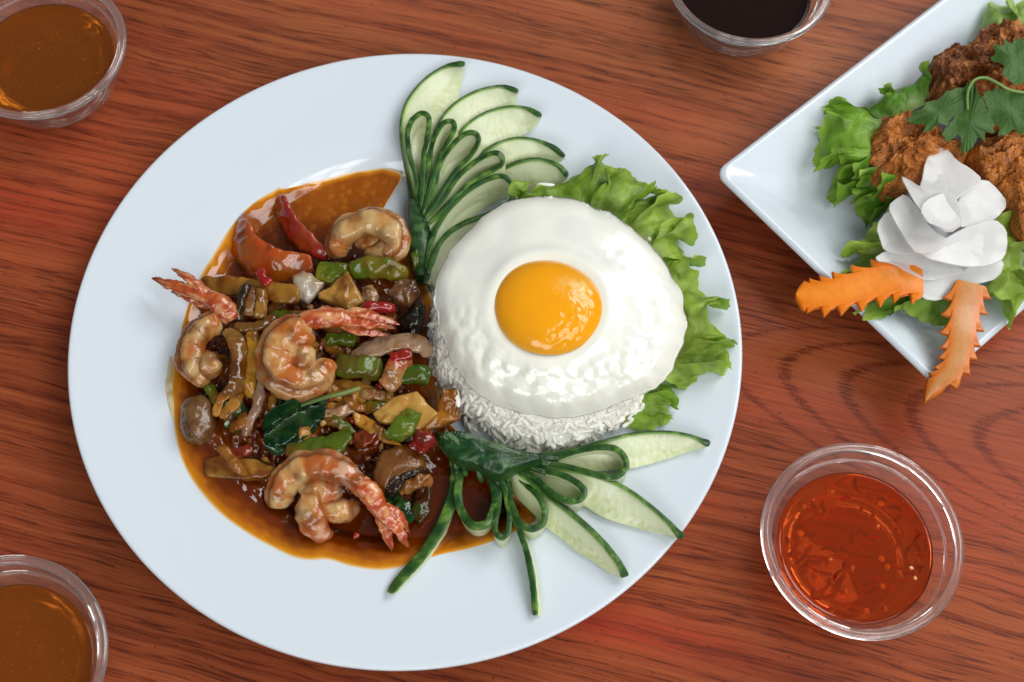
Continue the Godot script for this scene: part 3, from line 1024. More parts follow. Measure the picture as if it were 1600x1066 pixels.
func build_lettuce() -> void:
	var m := leaf_mat("lettuce leaf")
	var g := "lettuce leaves on the big plate"
	var fy := func(p: Vector3) -> float: return plate_y(p)
	var green := Color(0.215, 0.360, 0.030)
	var pale := Color(0.340, 0.485, 0.062)
	var b := frill(px3([800, 330, 20, 850, 325, 24, 910, 335, 28, 960, 360, 30]), px3([812, 292, 24, 850, 290, 22, 905, 262, 24, 945, 246, 24, 985, 262, 26, 1000, 290, 28]), 1.6, 0.0035, 0.004, 0.7, green, fy)
	solo("lettuce_leaf", b, m, "broad green lettuce leaf between the cucumber tips and egg", "lettuce", g)
	b = frill(px3([915, 330, 30, 935, 340, 30, 960, 352, 30]), px3([962, 280, 30, 990, 262, 36, 1028, 275, 34, 1030, 300, 32]), 0.8, 0.005, 0.007, 2.1, green * 1.1, fy)
	solo("lettuce_leaf", b, m, "rolled lettuce leaf tip at the upper edge of the egg", "lettuce", g)
	b = frill(px3([950, 345, 28, 985, 375, 30, 1020, 405, 30]), px3([1005, 300, 28, 1045, 300, 28, 1066, 335, 26, 1072, 372, 26, 1078, 400, 26]), 2.2, 0.0045, 0.004, 4.0, pale, fy)
	solo("lettuce_leaf", b, m, "small crinkled lettuce frill just below the rolled tip", "lettuce", g)
	b = frill(px3([1005, 395, 27, 1035, 440, 27, 1052, 500, 26, 1052, 560, 24]), px3([1052, 378, 26, 1092, 415, 25, 1112, 470, 25, 1138, 515, 26, 1142, 560, 25]), 3.4, 0.0060, 0.004, 1.2, pale, fy)
	solo("lettuce_leaf", b, m, "long pale ruffled lettuce leaf down the side of the egg", "lettuce", g)
	b = frill(px3([1030, 520, 22, 1030, 560, 22, 1015, 600, 20]), px3([1120, 510, 27, 1146, 555, 24, 1112, 582, 22, 1066, 602, 22]), 2.3, 0.0050, 0.003, 5.3, pale * 1.05, fy)
	solo("lettuce_leaf", b, m, "bright lettuce leaf lobe reaching the plate rim", "lettuce", g)
	b = frill(px3([1000, 590, 16, 985, 630, 14, 975, 672, 12]), px3([1052, 590, 20, 1056, 625, 18, 1052, 662, 14, 1020, 680, 12]), 1.5, 0.0042, 0.003, 3.3, green * 1.15, fy)
	solo("lettuce_leaf", b, m, "lettuce leaf end hanging between rice and lower cucumber slice", "lettuce", g)
	var sg := "lettuce leaves on the oblong plate"
	var qy := func(p: Vector3) -> float: return sq_y(p)
	var deep := Color(0.100, 0.250, 0.014)
	var list := [
		[[1450, 165, 22, 1420, 175, 24, 1400, 200, 24], [1440, 112, 22, 1395, 128, 22, 1355, 152, 24, 1290, 180, 18], 2.2, 0.0038, deep, "dark green lettuce leaf under the fried pieces' upper end", 0.3],
		[[1380, 190, 30, 1370, 230, 30, 1372, 260, 28], [1285, 180, 30, 1274, 215, 30, 1290, 250, 28, 1330, 262, 26], 1.4, 0.0060, Color(0.20, 0.40, 0.03), "folded bright lettuce leaf curling outward on the oblong plate", 1.9],
		[[1420, 220, 18, 1415, 260, 18, 1430, 300, 18], [1272, 220, 14, 1290, 285, 14, 1320, 318, 14, 1350, 345, 12], 2.6, 0.0050, deep, "dark lettuce leaf beneath the folded bright one", 2.7],
		[[1400, 240, 28, 1420, 270, 26, 1440, 290, 24], [1318, 258, 26, 1330, 300, 24, 1380, 300, 26, 1412, 318, 22], 2.3, 0.0065, deep * 1.25, "curly lettuce frill below the fried piece", 4.4],
		[[1440, 370, 22, 1430, 400, 22, 1420, 430, 20], [1385, 330, 22, 1352, 360, 22, 1335, 395, 20, 1312, 430, 16], 2.4, 0.0045, pale, "pale lettuce frill above the orange carrot leaf", 5.0],
		[[1450, 440, 20, 1480, 450, 20, 1500, 450, 20], [1345, 470, 22, 1350, 505, 20, 1420, 490, 22, 1470, 505, 18], 1.8, 0.0042, Color(0.20, 0.37, 0.045), "lettuce leaf between the two carrot leaves", 0.9],
		[[1540, 340, 26, 1545, 400, 24, 1540, 460, 22], [1600, 345, 24, 1618, 400, 24, 1610, 455, 24, 1572, 510, 24], 2.8, 0.0055, pale, "ruffled lettuce leaf beside the white radish flower", 2.2],
		[[1570, 60, 22, 1600, 70, 22, 1640, 80, 22], [1532, 45, 22, 1550, 12, 22, 1600, 14, 22, 1660, 20, 22], 1.3, 0.0045, Color(0.34, 0.50, 0.13), "pale lettuce leaf behind the topmost fried piece", 3.6]]
	for q in list:
		b = frill(px3(q[0]), px3(q[1]), q[2], q[3], 0.004, q[6], q[4], qy)
		solo("lettuce_leaf", b, m, q[5], "lettuce", sg)

func leaflet(b: Bucket, outline: Array, mid: Vector3, bend: float, tone: Color, vein: Vector3) -> void:   # a flat lobed leaf with some curl
	var n := outline.size()
	for j in 7:
		var f := j / 6.0
		for k in n:
			var p: Vector3 = mid.lerp(outline[k], f)
			p.y += bend * (f * f) + nz(p, 90.0) * 0.0014
			var t := tone.lerp(tone * 1.7, ss(0.06, 0.0, absf(fposmod(k * 5.0 / n, 1.0) - 0.5)) * 0.3)
			b.pt(p, t.lerp(tone * 0.7, clampf(nz(p, 90.0), 0.0, 0.5)))
	for j in 6:
		for k in n:
			var a := j * n + k
			var d := j * n + (k + 1) % n
			b.quad(a, d, d + n, a + n)

func mean_of(a: Array) -> Vector3:
	var m := Vector3.ZERO
	for p in a:
		m += p / a.size()
	return m

func lobed(pts: Array, teeth: int, depth: float, seed_: float) -> Array:   # a smooth outline cut into small teeth
	var n := teeth * 8
	var s := ring(pts, n)
	var mid := base_of(s, 0.0)
	var out := []
	for k in n:
		var saw := absf(fposmod(float(k) / 8.0 + 0.3 * nz(Vector3(k * 0.01 + seed_, 0, 0), 8.0), 1.0) - 0.5) * 2.0
		var p := s[k]
		var c := Vector3(mid.x, p.y, mid.z)
		out.append(p.lerp(c, depth * saw * (0.6 + 0.8 * absf(nz(Vector3(k * 0.02 + seed_, 1, 0), 7.0)))))
	return out

func build_oblong_food() -> void:
	# fried pieces
	var fm := mat("fried crust", 0.36, 0.13, 70.0, {"map": "crust", "spec": 0.5})
	var fried := [
		[[1450, 118, 1458, 92, 1490, 72, 1520, 60, 1540, 40, 1575, 45, 1600, 60, 1590, 100, 1540, 118, 1500, 128, 1490, 150, 1462, 150], 30.0, 15.0, 5.0, Color(0.27, 0.075, 0.012), "darkest knobbly fried piece at the plate's upper end"],
		[[1548, 42, 1560, 30, 1600, 36, 1640, 50, 1640, 120, 1590, 120, 1560, 92], 34.0, 14.0, 4.0, Color(0.40, 0.125, 0.020), "brown fried piece under the cilantro's upper leaf"],
		[[1360, 245, 1362, 205, 1372, 180, 1408, 172, 1440, 185, 1470, 205, 1500, 220, 1520, 240, 1500, 285, 1450, 300, 1400, 290, 1375, 270], 33.0, 18.0, 7.0, Color(0.58, 0.180, 0.024), "golden brown fried piece between cilantro and radish flower"],
		[[1514, 232, 1540, 215, 1580, 195, 1640, 200, 1650, 330, 1610, 370, 1592, 350, 1580, 310, 1552, 290, 1540, 262], 34.0, 16.0, 6.0, Color(0.64, 0.205, 0.030), "large golden fried piece under the cilantro sprig's lower leaves"],
		[[1515, 150, 1530, 115, 1570, 108, 1630, 130, 1640, 190, 1580, 200, 1530, 185], 31.0, 14.0, 5.0, Color(0.55, 0.165, 0.022), "fried piece half hidden beneath the cilantro stem"]]
	for q in fried:
		var b := Bucket.new()
		pad_ridge = 0.0011
		pad(b, ring(px(q[0], q[1] * 0.001), 190), q[2] * 0.001, q[3] * 0.001, func(r: float, y: float, p: Vector3) -> Color:
			var k := clampf(0.5 + 0.8 * nz(p, 110.0) + 0.5 * nz(p, 330.0), 0.0, 1.0)
			return (q[4] as Color).lerp((q[4] as Color) * 0.5, 1.0 - k).lerp(Color(0.60, 0.26, 0.07), ss(0.72, 1.0, k) * 0.5), 0.0030, 70.0, 48, 0.22)
		pad_ridge = 0.0
		solo("fried_piece", b, fm, q[5], "fried food", "battered fried pieces on the oblong plate")
	# cilantro
	var o := thing("cilantro_sprig", "green cilantro sprig with curved stem lying over the fried pieces", "herb", at(1530, 170, 0.040))
	var lm := mat("cilantro leaf", 0.45, 0.02, 90.0, {"back": Color(0.25, 0.42, 0.10), "spec": 0.35})
	var leaves := [
		[[1418, 192, 41, 1424, 178, 43, 1440, 172, 44, 1448, 160, 45, 1466, 156, 46, 1478, 145, 47, 1500, 136, 48, 1514, 138, 48, 1506, 158, 47, 1500, 176, 46, 1488, 184, 45, 1480, 198, 44, 1466, 196, 44, 1452, 208, 42, 1440, 210, 42, 1444, 198, 43], 20],
		[[1506, 134, 48, 1520, 128, 49, 1528, 150, 49, 1542, 166, 48, 1554, 192, 45, 1552, 212, 43, 1540, 208, 43, 1538, 222, 42, 1528, 218, 42, 1520, 232, 41, 1508, 243, 40, 1500, 240, 40, 1502, 222, 42, 1492, 208, 43, 1482, 222, 42, 1470, 214, 42, 1478, 200, 43, 1492, 180, 45, 1500, 156, 47], 26],
		[[1532, 150, 47, 1552, 140, 48, 1572, 142, 48, 1600, 146, 48, 1640, 165, 46, 1622, 200, 44, 1604, 200, 44, 1596, 214, 43, 1586, 204, 43, 1572, 212, 42, 1558, 216, 42, 1560, 200, 43, 1546, 186, 44, 1540, 166, 46], 22],
		[[1546, 96, 46, 1552, 84, 47, 1550, 74, 48, 1564, 74, 48, 1568, 62, 49, 1580, 68, 49, 1590, 60, 49, 1612, 72, 49, 1640, 100, 48, 1612, 130, 48, 1590, 136, 48, 1578, 130, 48, 1564, 118, 47, 1566, 106, 47], 22]]
	for q in leaves:
		var b := Bucket.new()
		var ol := lobed(px3(q[0]), q[1], 0.10, q[1])
		leaflet(b, ol, mean_of(ol) + Vector3(0, 0.0012, 0), 0.0008, Color(0.052, 0.125, 0.024), Vector3.ZERO)
		put("leaf", b, lm, o, o.position)
	var st := Bucket.new()
	strip(st, smooth(px3([1512, 172, 47, 1512, 145, 50, 1522, 126, 51, 1540, 122, 51, 1562, 132, 51, 1582, 142, 50, 1640, 150, 49]), 40), func(_u: float) -> Vector2: return Vector2(0.0007, 0.0007), func(_u: float, _a: float, p: Vector3) -> Color: return Color(0.13, 0.24, 0.05), 8)
	put("stem", st, mat("green stem", 0.35), o, o.position)
	# radish flower
	var f := thing("radish_flower", "white carved radish flower standing between the two carrot leaves", "vegetable garnish", at(1475, 360, 0.020))
	var rm := mat("white radish", 0.30, 0.0, 1.0, {"back": Color(1.0, 1.0, 1.0), "coat": 0.2})
	var petals := [      # outline in a close view, height at its middle, tilt x and y in mm per 100 px of that view
		[[350, 472, 400, 432, 480, 425, 560, 440, 640, 470, 700, 520, 620, 540, 550, 552, 480, 520, 430, 488], 33.0, 0.0, -1.5],
		[[540, 545, 600, 500, 690, 485, 780, 480, 862, 472, 830, 545, 760, 565, 690, 578, 650, 605, 605, 632, 545, 622, 528, 580], 31.0, 0.0, -2.0],
		[[352, 332, 400, 278, 450, 300, 480, 380, 500, 440, 440, 445, 385, 430, 372, 400], 36.0, 2.0, 0.0],
		[[680, 230, 730, 180, 785, 155, 835, 195, 876, 247, 820, 310, 740, 340, 680, 330], 37.0, -2.0, 0.5],
		[[525, 415, 600, 405, 700, 350, 810, 312, 868, 350, 872, 400, 862, 462, 800, 490, 720, 498, 620, 478, 560, 462], 39.0, -0.8, -1.6],
		[[530, 192, 545, 120, 565, 55, 600, 32, 640, 45, 670, 85, 720, 115, 768, 155, 720, 190, 672, 225, 640, 280, 560, 280], 40.0, 0.0, 2.2],
		[[404, 262, 440, 230, 470, 212, 520, 280, 570, 350, 640, 390, 590, 430, 515, 445, 475, 395, 430, 320], 42.0, 2.4, 0.0],
		[[454, 142, 482, 152, 535, 190, 600, 200, 650, 205, 678, 260, 690, 325, 640, 360, 580, 330, 530, 270, 490, 210], 46.0, 2.2, -0.8],
		[[530, 268, 580, 222, 655, 205, 680, 258, 686, 322, 640, 352, 596, 330, 560, 318], 49.0, -1.2, 1.8]]
	for q in petals:
		var pts := []
		var cx := 0.0
		var cy := 0.0
		var m := (q[0] as Array).size() / 2
		for k in m:
			cx += q[0][2 * k] / m
			cy += q[0][2 * k + 1] / m
		for kk in m * 3:
			var k := kk / 3
			var fr: float = [0.24, 0.5, 0.76][kk % 3]
			var x: float = lerpf(q[0][2 * k], q[0][(2 * k + 2) % (2 * m)], fr)
			var y: float = lerpf(q[0][2 * k + 1], q[0][(2 * k + 3) % (2 * m)], fr)
			x = cx + (x - cx) * 1.05
			y = cy + (y - cy) * 1.05
			pts.append(at(1230 + x / 2.538, 220 + y / 2.538, (q[1] + 1.25 * q[2] * (x - cx) / 100.0 + 1.25 * q[3] * (y - cy) / 100.0) * 0.001))
		var b := Bucket.new()
		pad(b, ring(pts, 110), 0.0010, -0.0009, func(r: float, _y: float, p: Vector3) -> Color:
			var a := atan2(p.x - f.position.x, p.z - f.position.z)
			var fib := nz(Vector3(a * 0.25, r * 0.02, 0.0), 60.0) * 0.05
			return Color(0.925 + fib * 0.5, 0.925 + fib * 0.5, 0.925 + fib * 0.5), 0.0007, 38.0, 16, 0.03)
		put("petal", b, rm, f, f.position)
	var heart := Bucket.new()
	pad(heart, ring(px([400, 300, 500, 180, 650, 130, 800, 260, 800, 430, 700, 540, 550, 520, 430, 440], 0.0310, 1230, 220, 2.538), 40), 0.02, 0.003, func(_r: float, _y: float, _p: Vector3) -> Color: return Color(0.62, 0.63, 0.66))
	put("heart", heart, rm, f, f.position)
	# carrot leaves
	var carrots := [
		["orange carrot slice cut like a serrated leaf, pointing toward the big plate", px3([1242, 463, 25, 1262, 463, 26, 1290, 462, 27, 1320, 456, 28, 1360, 445, 29, 1400, 437, 30, 1440, 440, 30]), [0.0050, 0.0094, 0.0108, 0.0112], Color(0.80, 0.200, 0.010), Color(0.84, 0.25, 0.018), 8.0],
		["paler carrot slice cut like a serrated leaf, hanging over the plate corner", px3([1443, 630, 22, 1464, 600, 26, 1486, 580, 28, 1498, 550, 29, 1502, 520, 30, 1508, 480, 30, 1514, 445, 31]), [0.0014, 0.0066, 0.0086, 0.0100], Color(0.62, 0.165, 0.018), Color(0.55, 0.24, 0.075), 9.0]]
	for q in carrots:
		var path := smooth(q[1], 300)
		var b := Bucket.new()
		var ws: Array = q[2]
		var teeth: float = q[5]
		for face in [1.0, -1.0]:
			sheet(b, 300, 40, func(u: float, w: float) -> Array:
				var i := int(round(u * 300))
				var dir := (path[mini(i + 2, 300)] - path[maxi(i - 2, 0)]).normalized()
				var side := dir.cross(Vector3.UP).normalized()
				var x := w * 2.0 - 1.0
				var k := u * 3.0
				var j := mini(int(k), 2)
				var half: float = lerpf(ws[j], ws[j + 1], k - j) * minf(1.0, pow(u * 9.0, 0.6) + 0.02)
				var rimness := ss(0.50, 0.95, absf(x))
				var saw := fposmod(u * teeth + (0.35 if x > 0.0 else 0.0), 1.0)
				var bite := 0.56 * (1.0 - ss(0.0, 0.12, saw) * (1.0 - 0.92 * clampf((saw - 0.12) / 0.88, 0.0, 1.0))) * rimness * ss(0.15, 0.24, u)
				var p := path[i] + side * x * half * (1.0 - bite) - dir * rimness * rimness * 0.0030 * ss(0.1, 0.25, u)
				var body := pow(maxf(1.0 - pow(absf(x), 10.0), 0.0), 0.5)
				p += Vector3.UP * (face * 0.0012 * body + 0.0010 * (1.0 - x * x))
				var c: Color = (q[3] as Color).lerp(q[4], ss(0.60, 0.15, absf(x)))
				c = c.lerp((q[3] as Color) * 0.75, 0.5 * rimness * ss(0.6, 1.0, saw))
				return [p, c.lerp(c * 0.82, clampf(nz(Vector3(p.x, p.y, p.z), 240.0), 0.0, 0.4))])
		solo("carrot_leaf", b, mat("carrot", 0.30, 0.004, 70.0), q[0], "vegetable garnish", "carved carrot leaves")

# ------------------------------------------------------------------ bowls
func where_in(d: Vector3) -> String:
	if Vector2(d.x, d.z).length() < 0.009:
		return "in the middle of the red sauce"
	if absf(d.x) > absf(d.z):
		return "in red sauce, at the bowl side " + ("facing the big plate" if d.x < 0 else "away from big plate")
	return "in red sauce, at the bowl side " + ("toward the oblong plate" if d.z < 0 else "far from oblong plate")

func build_bowls() -> void:
	var bowls := [
		[0.1755, 0.0818, "glass bowl of red chilli sauce standing alone below the oblong plate", 0.0185],
		[-0.1680, -0.1240, "glass bowl of clear brown sauce at the photo's upper corner", 0.0195],
		[-0.1345, 0.1385, "glass bowl of cloudy brown sauce at the photo's lower corner", 0.0185],
		[0.1425, -0.1770, "glass bowl of black sauce between the two plates", 0.0190]]
	for q in bowls:
		build_bowl(q[0], q[1], q[2])
	var g := "sauces in the glass bowls"
	solo("dipping_sauce", fill_bowl(0.1755, 0.0818, 0.0185), liquid("chilli sauce", Color(0.80, 0.120, 0.018), 0.86), "translucent red chilli dipping sauce with bits floating in it", "sauce", g)
	solo("dipping_sauce", fill_bowl(-0.1680, -0.1240, 0.0195), liquid("amber sauce", Color(0.44, 0.125, 0.010), 0.74), "clear amber sauce in the bowl at the upper corner", "sauce", g)
	solo("dipping_sauce", fill_bowl(-0.1345, 0.1385, 0.0185), liquid("brown sauce", Color(0.42, 0.110, 0.010), 0.68), "cloudy brown sauce in the bowl at the lower corner", "sauce", g)
	solo("dipping_sauce", fill_bowl(0.1425, -0.1770, 0.0190), liquid("black sauce", Color(0.012, 0.005, 0.004), 0.0), "near black soy sauce in the bowl between the plates", "sauce", g)
	# fine sediment hanging in the two brown sauces
	for q in [[-0.1680, -0.1240, 0.0192, 70], [-0.1345, 0.1385, 0.0182, 160]]:
		var grit := Bucket.new()
		rng.seed = 50 + q[3]
		for k in int(q[3]):
			var a := rng.randf() * TAU
			var r := pow(rng.randf(), 0.7) * 0.024
			var p := Vector3(q[0] + cos(a) * r, q[2] - 0.0004 - rng.randf() * 0.0008, q[1] + sin(a) * r)
			var e := rng.randf_range(0.00012, 0.00042)
			strip(grit, PackedVector3Array([p - Vector3(e, 0, 0), p, p + Vector3(e, 0, 0)]), func(u: float) -> Vector2: return Vector2(e, e) * (0.4 + sin(u * PI)), func(_u: float, _a: float, _p: Vector3) -> Color: return Color(0.75, 0.45, 0.16), 6)
		var g2 := solo("sauce_sediment", grit, mat("sediment", 0.5, 0.0, 1.0, {"spec": 0.1}), "pale fine sediment hanging in the %s sauce" % ("amber" if q[3] < 100 else "cloudy brown"), "sediment")
		g2.set_meta("kind", "stuff")
	# chilli flakes, seeds and garlic in the red sauce, just under its surface
	rng.seed = 9
	var fm := mat("chilli flake", 0.5, 0.0, 1.0, {"spec": 0.1})
	for k in 84:
		var a := rng.randf() * TAU
		var r := sqrt(rng.randf()) * 0.0265
		var p := Vector3(0.1755 + cos(a) * r, 0.0178 - rng.randf() * 0.0012, 0.0818 + sin(a) * r)
		var b := Bucket.new()
		var kind: int = [0, 1, 0, 1, 2, 1][k % 6]
		var tone: Color = [Color(0.16, 0.004, 0.003), Color(0.30, 0.010, 0.004), Color(0.80, 0.55, 0.25)][kind]
		var l: float = rng.randf_range(0.0012, 0.0036) if kind < 2 else rng.randf_range(0.0007, 0.0013)
		var q := rng.randf() * TAU
		var d := Vector3(cos(q), rng.randf_range(-0.2, 0.2), sin(q)) * l
		var bend := Vector3(-d.z, 0, d.x) * rng.randf_range(-0.5, 0.5)
		strip(b, smooth([p - d, p + bend, p + d], 8), func(u: float) -> Vector2: return (Vector2(0.0006, 0.0004) if kind < 2 else Vector2(0.0010, 0.0005)) * (0.35 + sin(u * PI)), func(_u: float, _a: float, _p: Vector3) -> Color: return tone, 7)
		solo(["chilli_flake", "chilli_flake", "garlic_bit"][kind], b, fm, ["thin dark red chilli flake ", "small red chilli piece ", "tiny pale garlic bit "][kind] + where_in(p - Vector3(0.1755, 0, 0.0818)), ["chilli flake", "chilli flake", "garlic"][kind], ["flakes in the red sauce", "chilli pieces in the red sauce", "garlic bits in the red sauce"][kind])

# ------------------------------------------------------------------ the stir-fry
const POOL := [628, 274, 620, 266, 600, 262, 572, 265, 545, 270, 500, 283, 465, 292, 443, 297, 428, 305, 395, 325, 370, 350, 350, 380, 335, 405, 318, 432, 300, 470, 288, 505, 281, 540, 274, 575, 270, 610, 273, 645, 277, 682, 286, 720, 301, 752, 325, 785, 355, 815, 395, 843, 430, 862, 460, 876, 485, 881, 515, 880, 550, 890, 590, 896, 622, 893, 650, 886, 690, 873, 740, 862, 776, 850, 815, 832, 838, 815, 800, 770, 740, 700, 690, 640, 690, 560, 680, 480, 655, 420, 645, 395, 620, 372, 598, 354, 594, 337, 606, 313, 619, 292]

func build_pan_sauce() -> void:
	var edge := []
	for k in range(0, POOL.size(), 2):
		edge.append(Vector3(POOL[k], POOL[k + 1], 0))
	var n := 520
	var out := ring(edge, n)
	var mid := Vector3(470, 500, 0)
	var b := Bucket.new()
	var rows := 110
	var drop := FastNoiseLite.new()
	drop.noise_type = FastNoiseLite.TYPE_CELLULAR
	drop.cellular_return_type = FastNoiseLite.RETURN_DISTANCE
	drop.fractal_type = FastNoiseLite.FRACTAL_NONE
	drop.frequency = 1.0
	for j in rows + 1:
		var f := 1.0 - pow(1.0 - float(j) / rows, 1.6)
		for k in n:
			var e := out[k]
			var w := e.lerp(mid, 1.0)
			var q := mid.lerp(e, f)
			var wob := 6.0 * noise.get_noise_2d(q.x * 0.045, q.y * 0.045)
			var d := (e - mid).length() * (1.0 - f) + wob * ss(1.0, 0.9, f)     # pixels to the margin
			var p := at(q.x, q.y, 0.0100)
			var low := plate_y(p)
			var level := maxf(0.0096, low + 0.00006 + 0.0006 * ss(0.0, 10.0, d))
			var pile := exp(-pow((q.x - 505.0) / 185.0, 4) - pow((q.y - 590.0) / 165.0, 4)) * ss(18.0, 70.0, d)
			var lump := 0.5 + 0.9 * nz(p, 70.0) + 0.55 * nz(p, 190.0) + 0.30 * nz(p, 420.0)
			level += pile * (0.0068 + 0.0042 * lump) + ss(10.0, 40.0, d) * (0.00007 * nz(p, 260.0) + 0.00016 * nz(p, 60.0))
			p.y = level
			# thin sauce is amber, deeper sauce a dark red brown
			var lobe: float = ss(395.0, 330.0, q.y) 
			var thick := lerpf(ss(-6.0, 62.0, d), 0.40 * ss(0.0, 16.0, d) + 0.28 * ss(500.0, 400.0, q.x) * ss(10.0, 60.0, d) + 0.06 * noise.get_noise_2d(q.x * 0.04, q.y * 0.04), lobe)
			thick = clampf(thick + (0.05 * noise.get_noise_2d(q.x * 0.035, q.y * 0.035) + 0.015 * noise.get_noise_2d(q.x * 0.13, q.y * 0.13)) * ss(0.0, 15.0, d), 0.0, 1.0)
			var c := Color(0.72, 0.58, 0.36).lerp(Color(0.68, 0.28, 0.008), ss(0.0, 5.0, d)).lerp(Color(0.48, 0.150, 0.006), ss(0.02, 0.14, thick))
			c = c.lerp(Color(0.280, 0.068, 0.004), ss(0.12, 0.38, thick))
			c = c.lerp(Color(0.155, 0.026, 0.002), ss(0.36, 0.68, thick))
			c = c.lerp(Color(0.090, 0.014, 0.002), ss(0.72, 1.0, thick))
			c = c.lerp(Color(0.22, 0.056, 0.006), pile * clampf(lump * 0.9 - 0.1, 0.0, 0.8))
			var oil := drop.get_noise_2d(q.x * 0.055, q.y * 0.055)
			c = c.lerp(Color(0.50, 0.19, 0.012), ss(-0.72, -0.84, oil) * 0.30 * lobe * ss(8.0, 30.0, d))
			oil = drop.get_noise_2d(q.x * 0.16 + 40.0, q.y * 0.16)
			c = c.lerp(Color(0.45, 0.16, 0.010), ss(-0.74, -0.86, oil) * 0.22 * lobe * ss(6.0, 20.0, d))
			b.pt(p, c)
	for j in rows:
		for k in n:
			var a := j * n + k
			var d := j * n + (k + 1) % n
			b.quad(a, d, d + n, a + n)
	solo("pan_sauce", b, mat("pan sauce", 0.08, 0.0, 1.0, {"spec": 0.5}), "glossy brown sauce with amber oily edge pooled under the stir-fry", "sauce")
	var st := Bucket.new()
	pad(st, ring(px([270, 560, 264, 580, 261, 610, 266, 640, 274, 660, 284, 630, 284, 590], 0.0118), 40), 0.0002, 0.0002, func(r: float, _y: float, p: Vector3) -> Color: return Color(0.60, 0.54, 0.36).lerp(Color(0.42, 0.30, 0.10), ss(0.2, 1.0, 0.5 + nz(p, 200.0)) * (1.0 - r * 0.5)), 0.0, 100.0, 4)
	for k in st.v.size():
		st.v[k].y += plate_y(st.v[k]) - 0.0117
	solo("sauce_smear", st, mat("pan sauce", 0.1), "thin pale smear of sauce at the outer margin of the pool", "sauce")

func near(x: float, y: float) -> String:                 # which big piece of the stir-fry lies closest
	var best := ""
	var least := 1e9
	for q in [[575, 375, "by the uppermost prawn"], [312, 560, "by the outermost prawn"], [465, 560, "by the largest prawn"], [560, 500, "under the largest prawn's tail"], [500, 770, "by the lowest prawn"], [600, 815, "by the lowest prawn's tail"],
			[455, 665, "by the dark basil leaf"], [630, 730, "by the cut mushroom cap"], [308, 650, "by the round mushroom half"], [378, 732, "by the lone bamboo wedge"], [640, 640, "by the bright bamboo slice"], [560, 575, "by the glossy pepper block"],
			[605, 540, "by the pale onion crescent"], [395, 570, "by the orange yellow stick"], [390, 450, "by the long bamboo strip"], [535, 455, "by the four-sided bamboo chunk"], [640, 490, "by the black mushroom"], [500, 690, "by the long pepper strip"], [575, 620, "by the broad bamboo slice"], [395, 650, "by the thin onion string"]]:
		var d := Vector2(x - q[0], y - q[1]).length()
		if d < least:
			least = d
			best = q[2]
	return best

func glazed(base: Color, deep: Color, f := 130.0, much := 0.55) -> Callable:   # food with sauce caught on it
	return func(_u: float, _a: float, p: Vector3) -> Color:
		var k := clampf(0.48 + 0.85 * nz(p, f * 0.8) + 0.45 * nz(p, f * 2.6) + 0.25 * nz(p, f * 6.0), 0.0, 1.0)
		var c := (base * 0.80).lerp(deep, clampf((k - 0.30) * 1.5, 0.0, 1.0) * minf(much * 1.25, 0.95))
		return c.lerp(Color(0.070, 0.016, 0.004), ss(0.40, 0.85, nz(p + Vector3(3, 1, 2), 75.0) + 0.3 * nz(p, 300.0)) * 0.7)

func layered(base: Color, deep: Color, f := 90.0) -> Callable:        # onion: fine lines along the piece, sauce on top
	var g := glazed(base, deep, f, 0.6)
	return func(u: float, a: float, p: Vector3) -> Color:
		var c: Color = g.call(u, a, p)
		var line := sin(a * 9.0 + 1.5 * nz(p, 60.0))
		return c.lerp(c * 1.5, 0.30 * ss(0.2, 0.9, line)).lerp(c * 0.6, 0.35 * ss(-0.2, -0.9, line))

func chunk(called: String, label: String, category: String, group: String, outline: Array, h: float, gx: float, gy: float, thick: float, dome: float, colour: Callable, m: Material, rough := 0.0009, shape := 64) -> void:
	var pts := []
	var n := outline.size() / 2
	var cx := 0.0
	var cy := 0.0
	for k in n:
		cx += float(outline[2 * k]) / n
		cy += float(outline[2 * k + 1]) / n
	# straight edged pieces: put extra points on the sides so that only the corners round off
	for k in n:
		for f in ([0.3, 0.5, 0.7] if shape >= 80 else [0.08, 0.5, 0.92]):
			var x := lerpf(outline[2 * k], outline[(2 * k + 2) % (2 * n)], f)
			var y := lerpf(outline[2 * k + 1], outline[(2 * k + 3) % (2 * n)], f)
			pts.append(at(x, y, (h + gx * (x - cx) / 100.0 + gy * (y - cy) / 100.0) * 0.001))
	var b := Bucket.new()
	pad(b, ring(pts, maxi(shape, n * 9)), thick * 0.001, dome * 0.001, colour, rough, 125.0, 8)
	solo(called, b, m, label, category, group)

func band(called: String, label: String, category: String, group: String, path: Array, across: float, up: float, colour: Callable, m: Material, power := 3.0, roll := 0.0, twist := 0.0, ends := 0.10, rough := 0.0008) -> void:
	var b := Bucket.new()
	strip(b, smooth(px3(path), 44), func(u: float) -> Vector2:
		var e := pow(minf(1.0, minf(u, 1.0 - u) / ends), 0.5) * 0.75 + 0.25
		return Vector2(across, up) * 0.001 * e, colour, 18, power, roll, rough, 130.0, twist)
	solo(called, b, m, label, category, group)

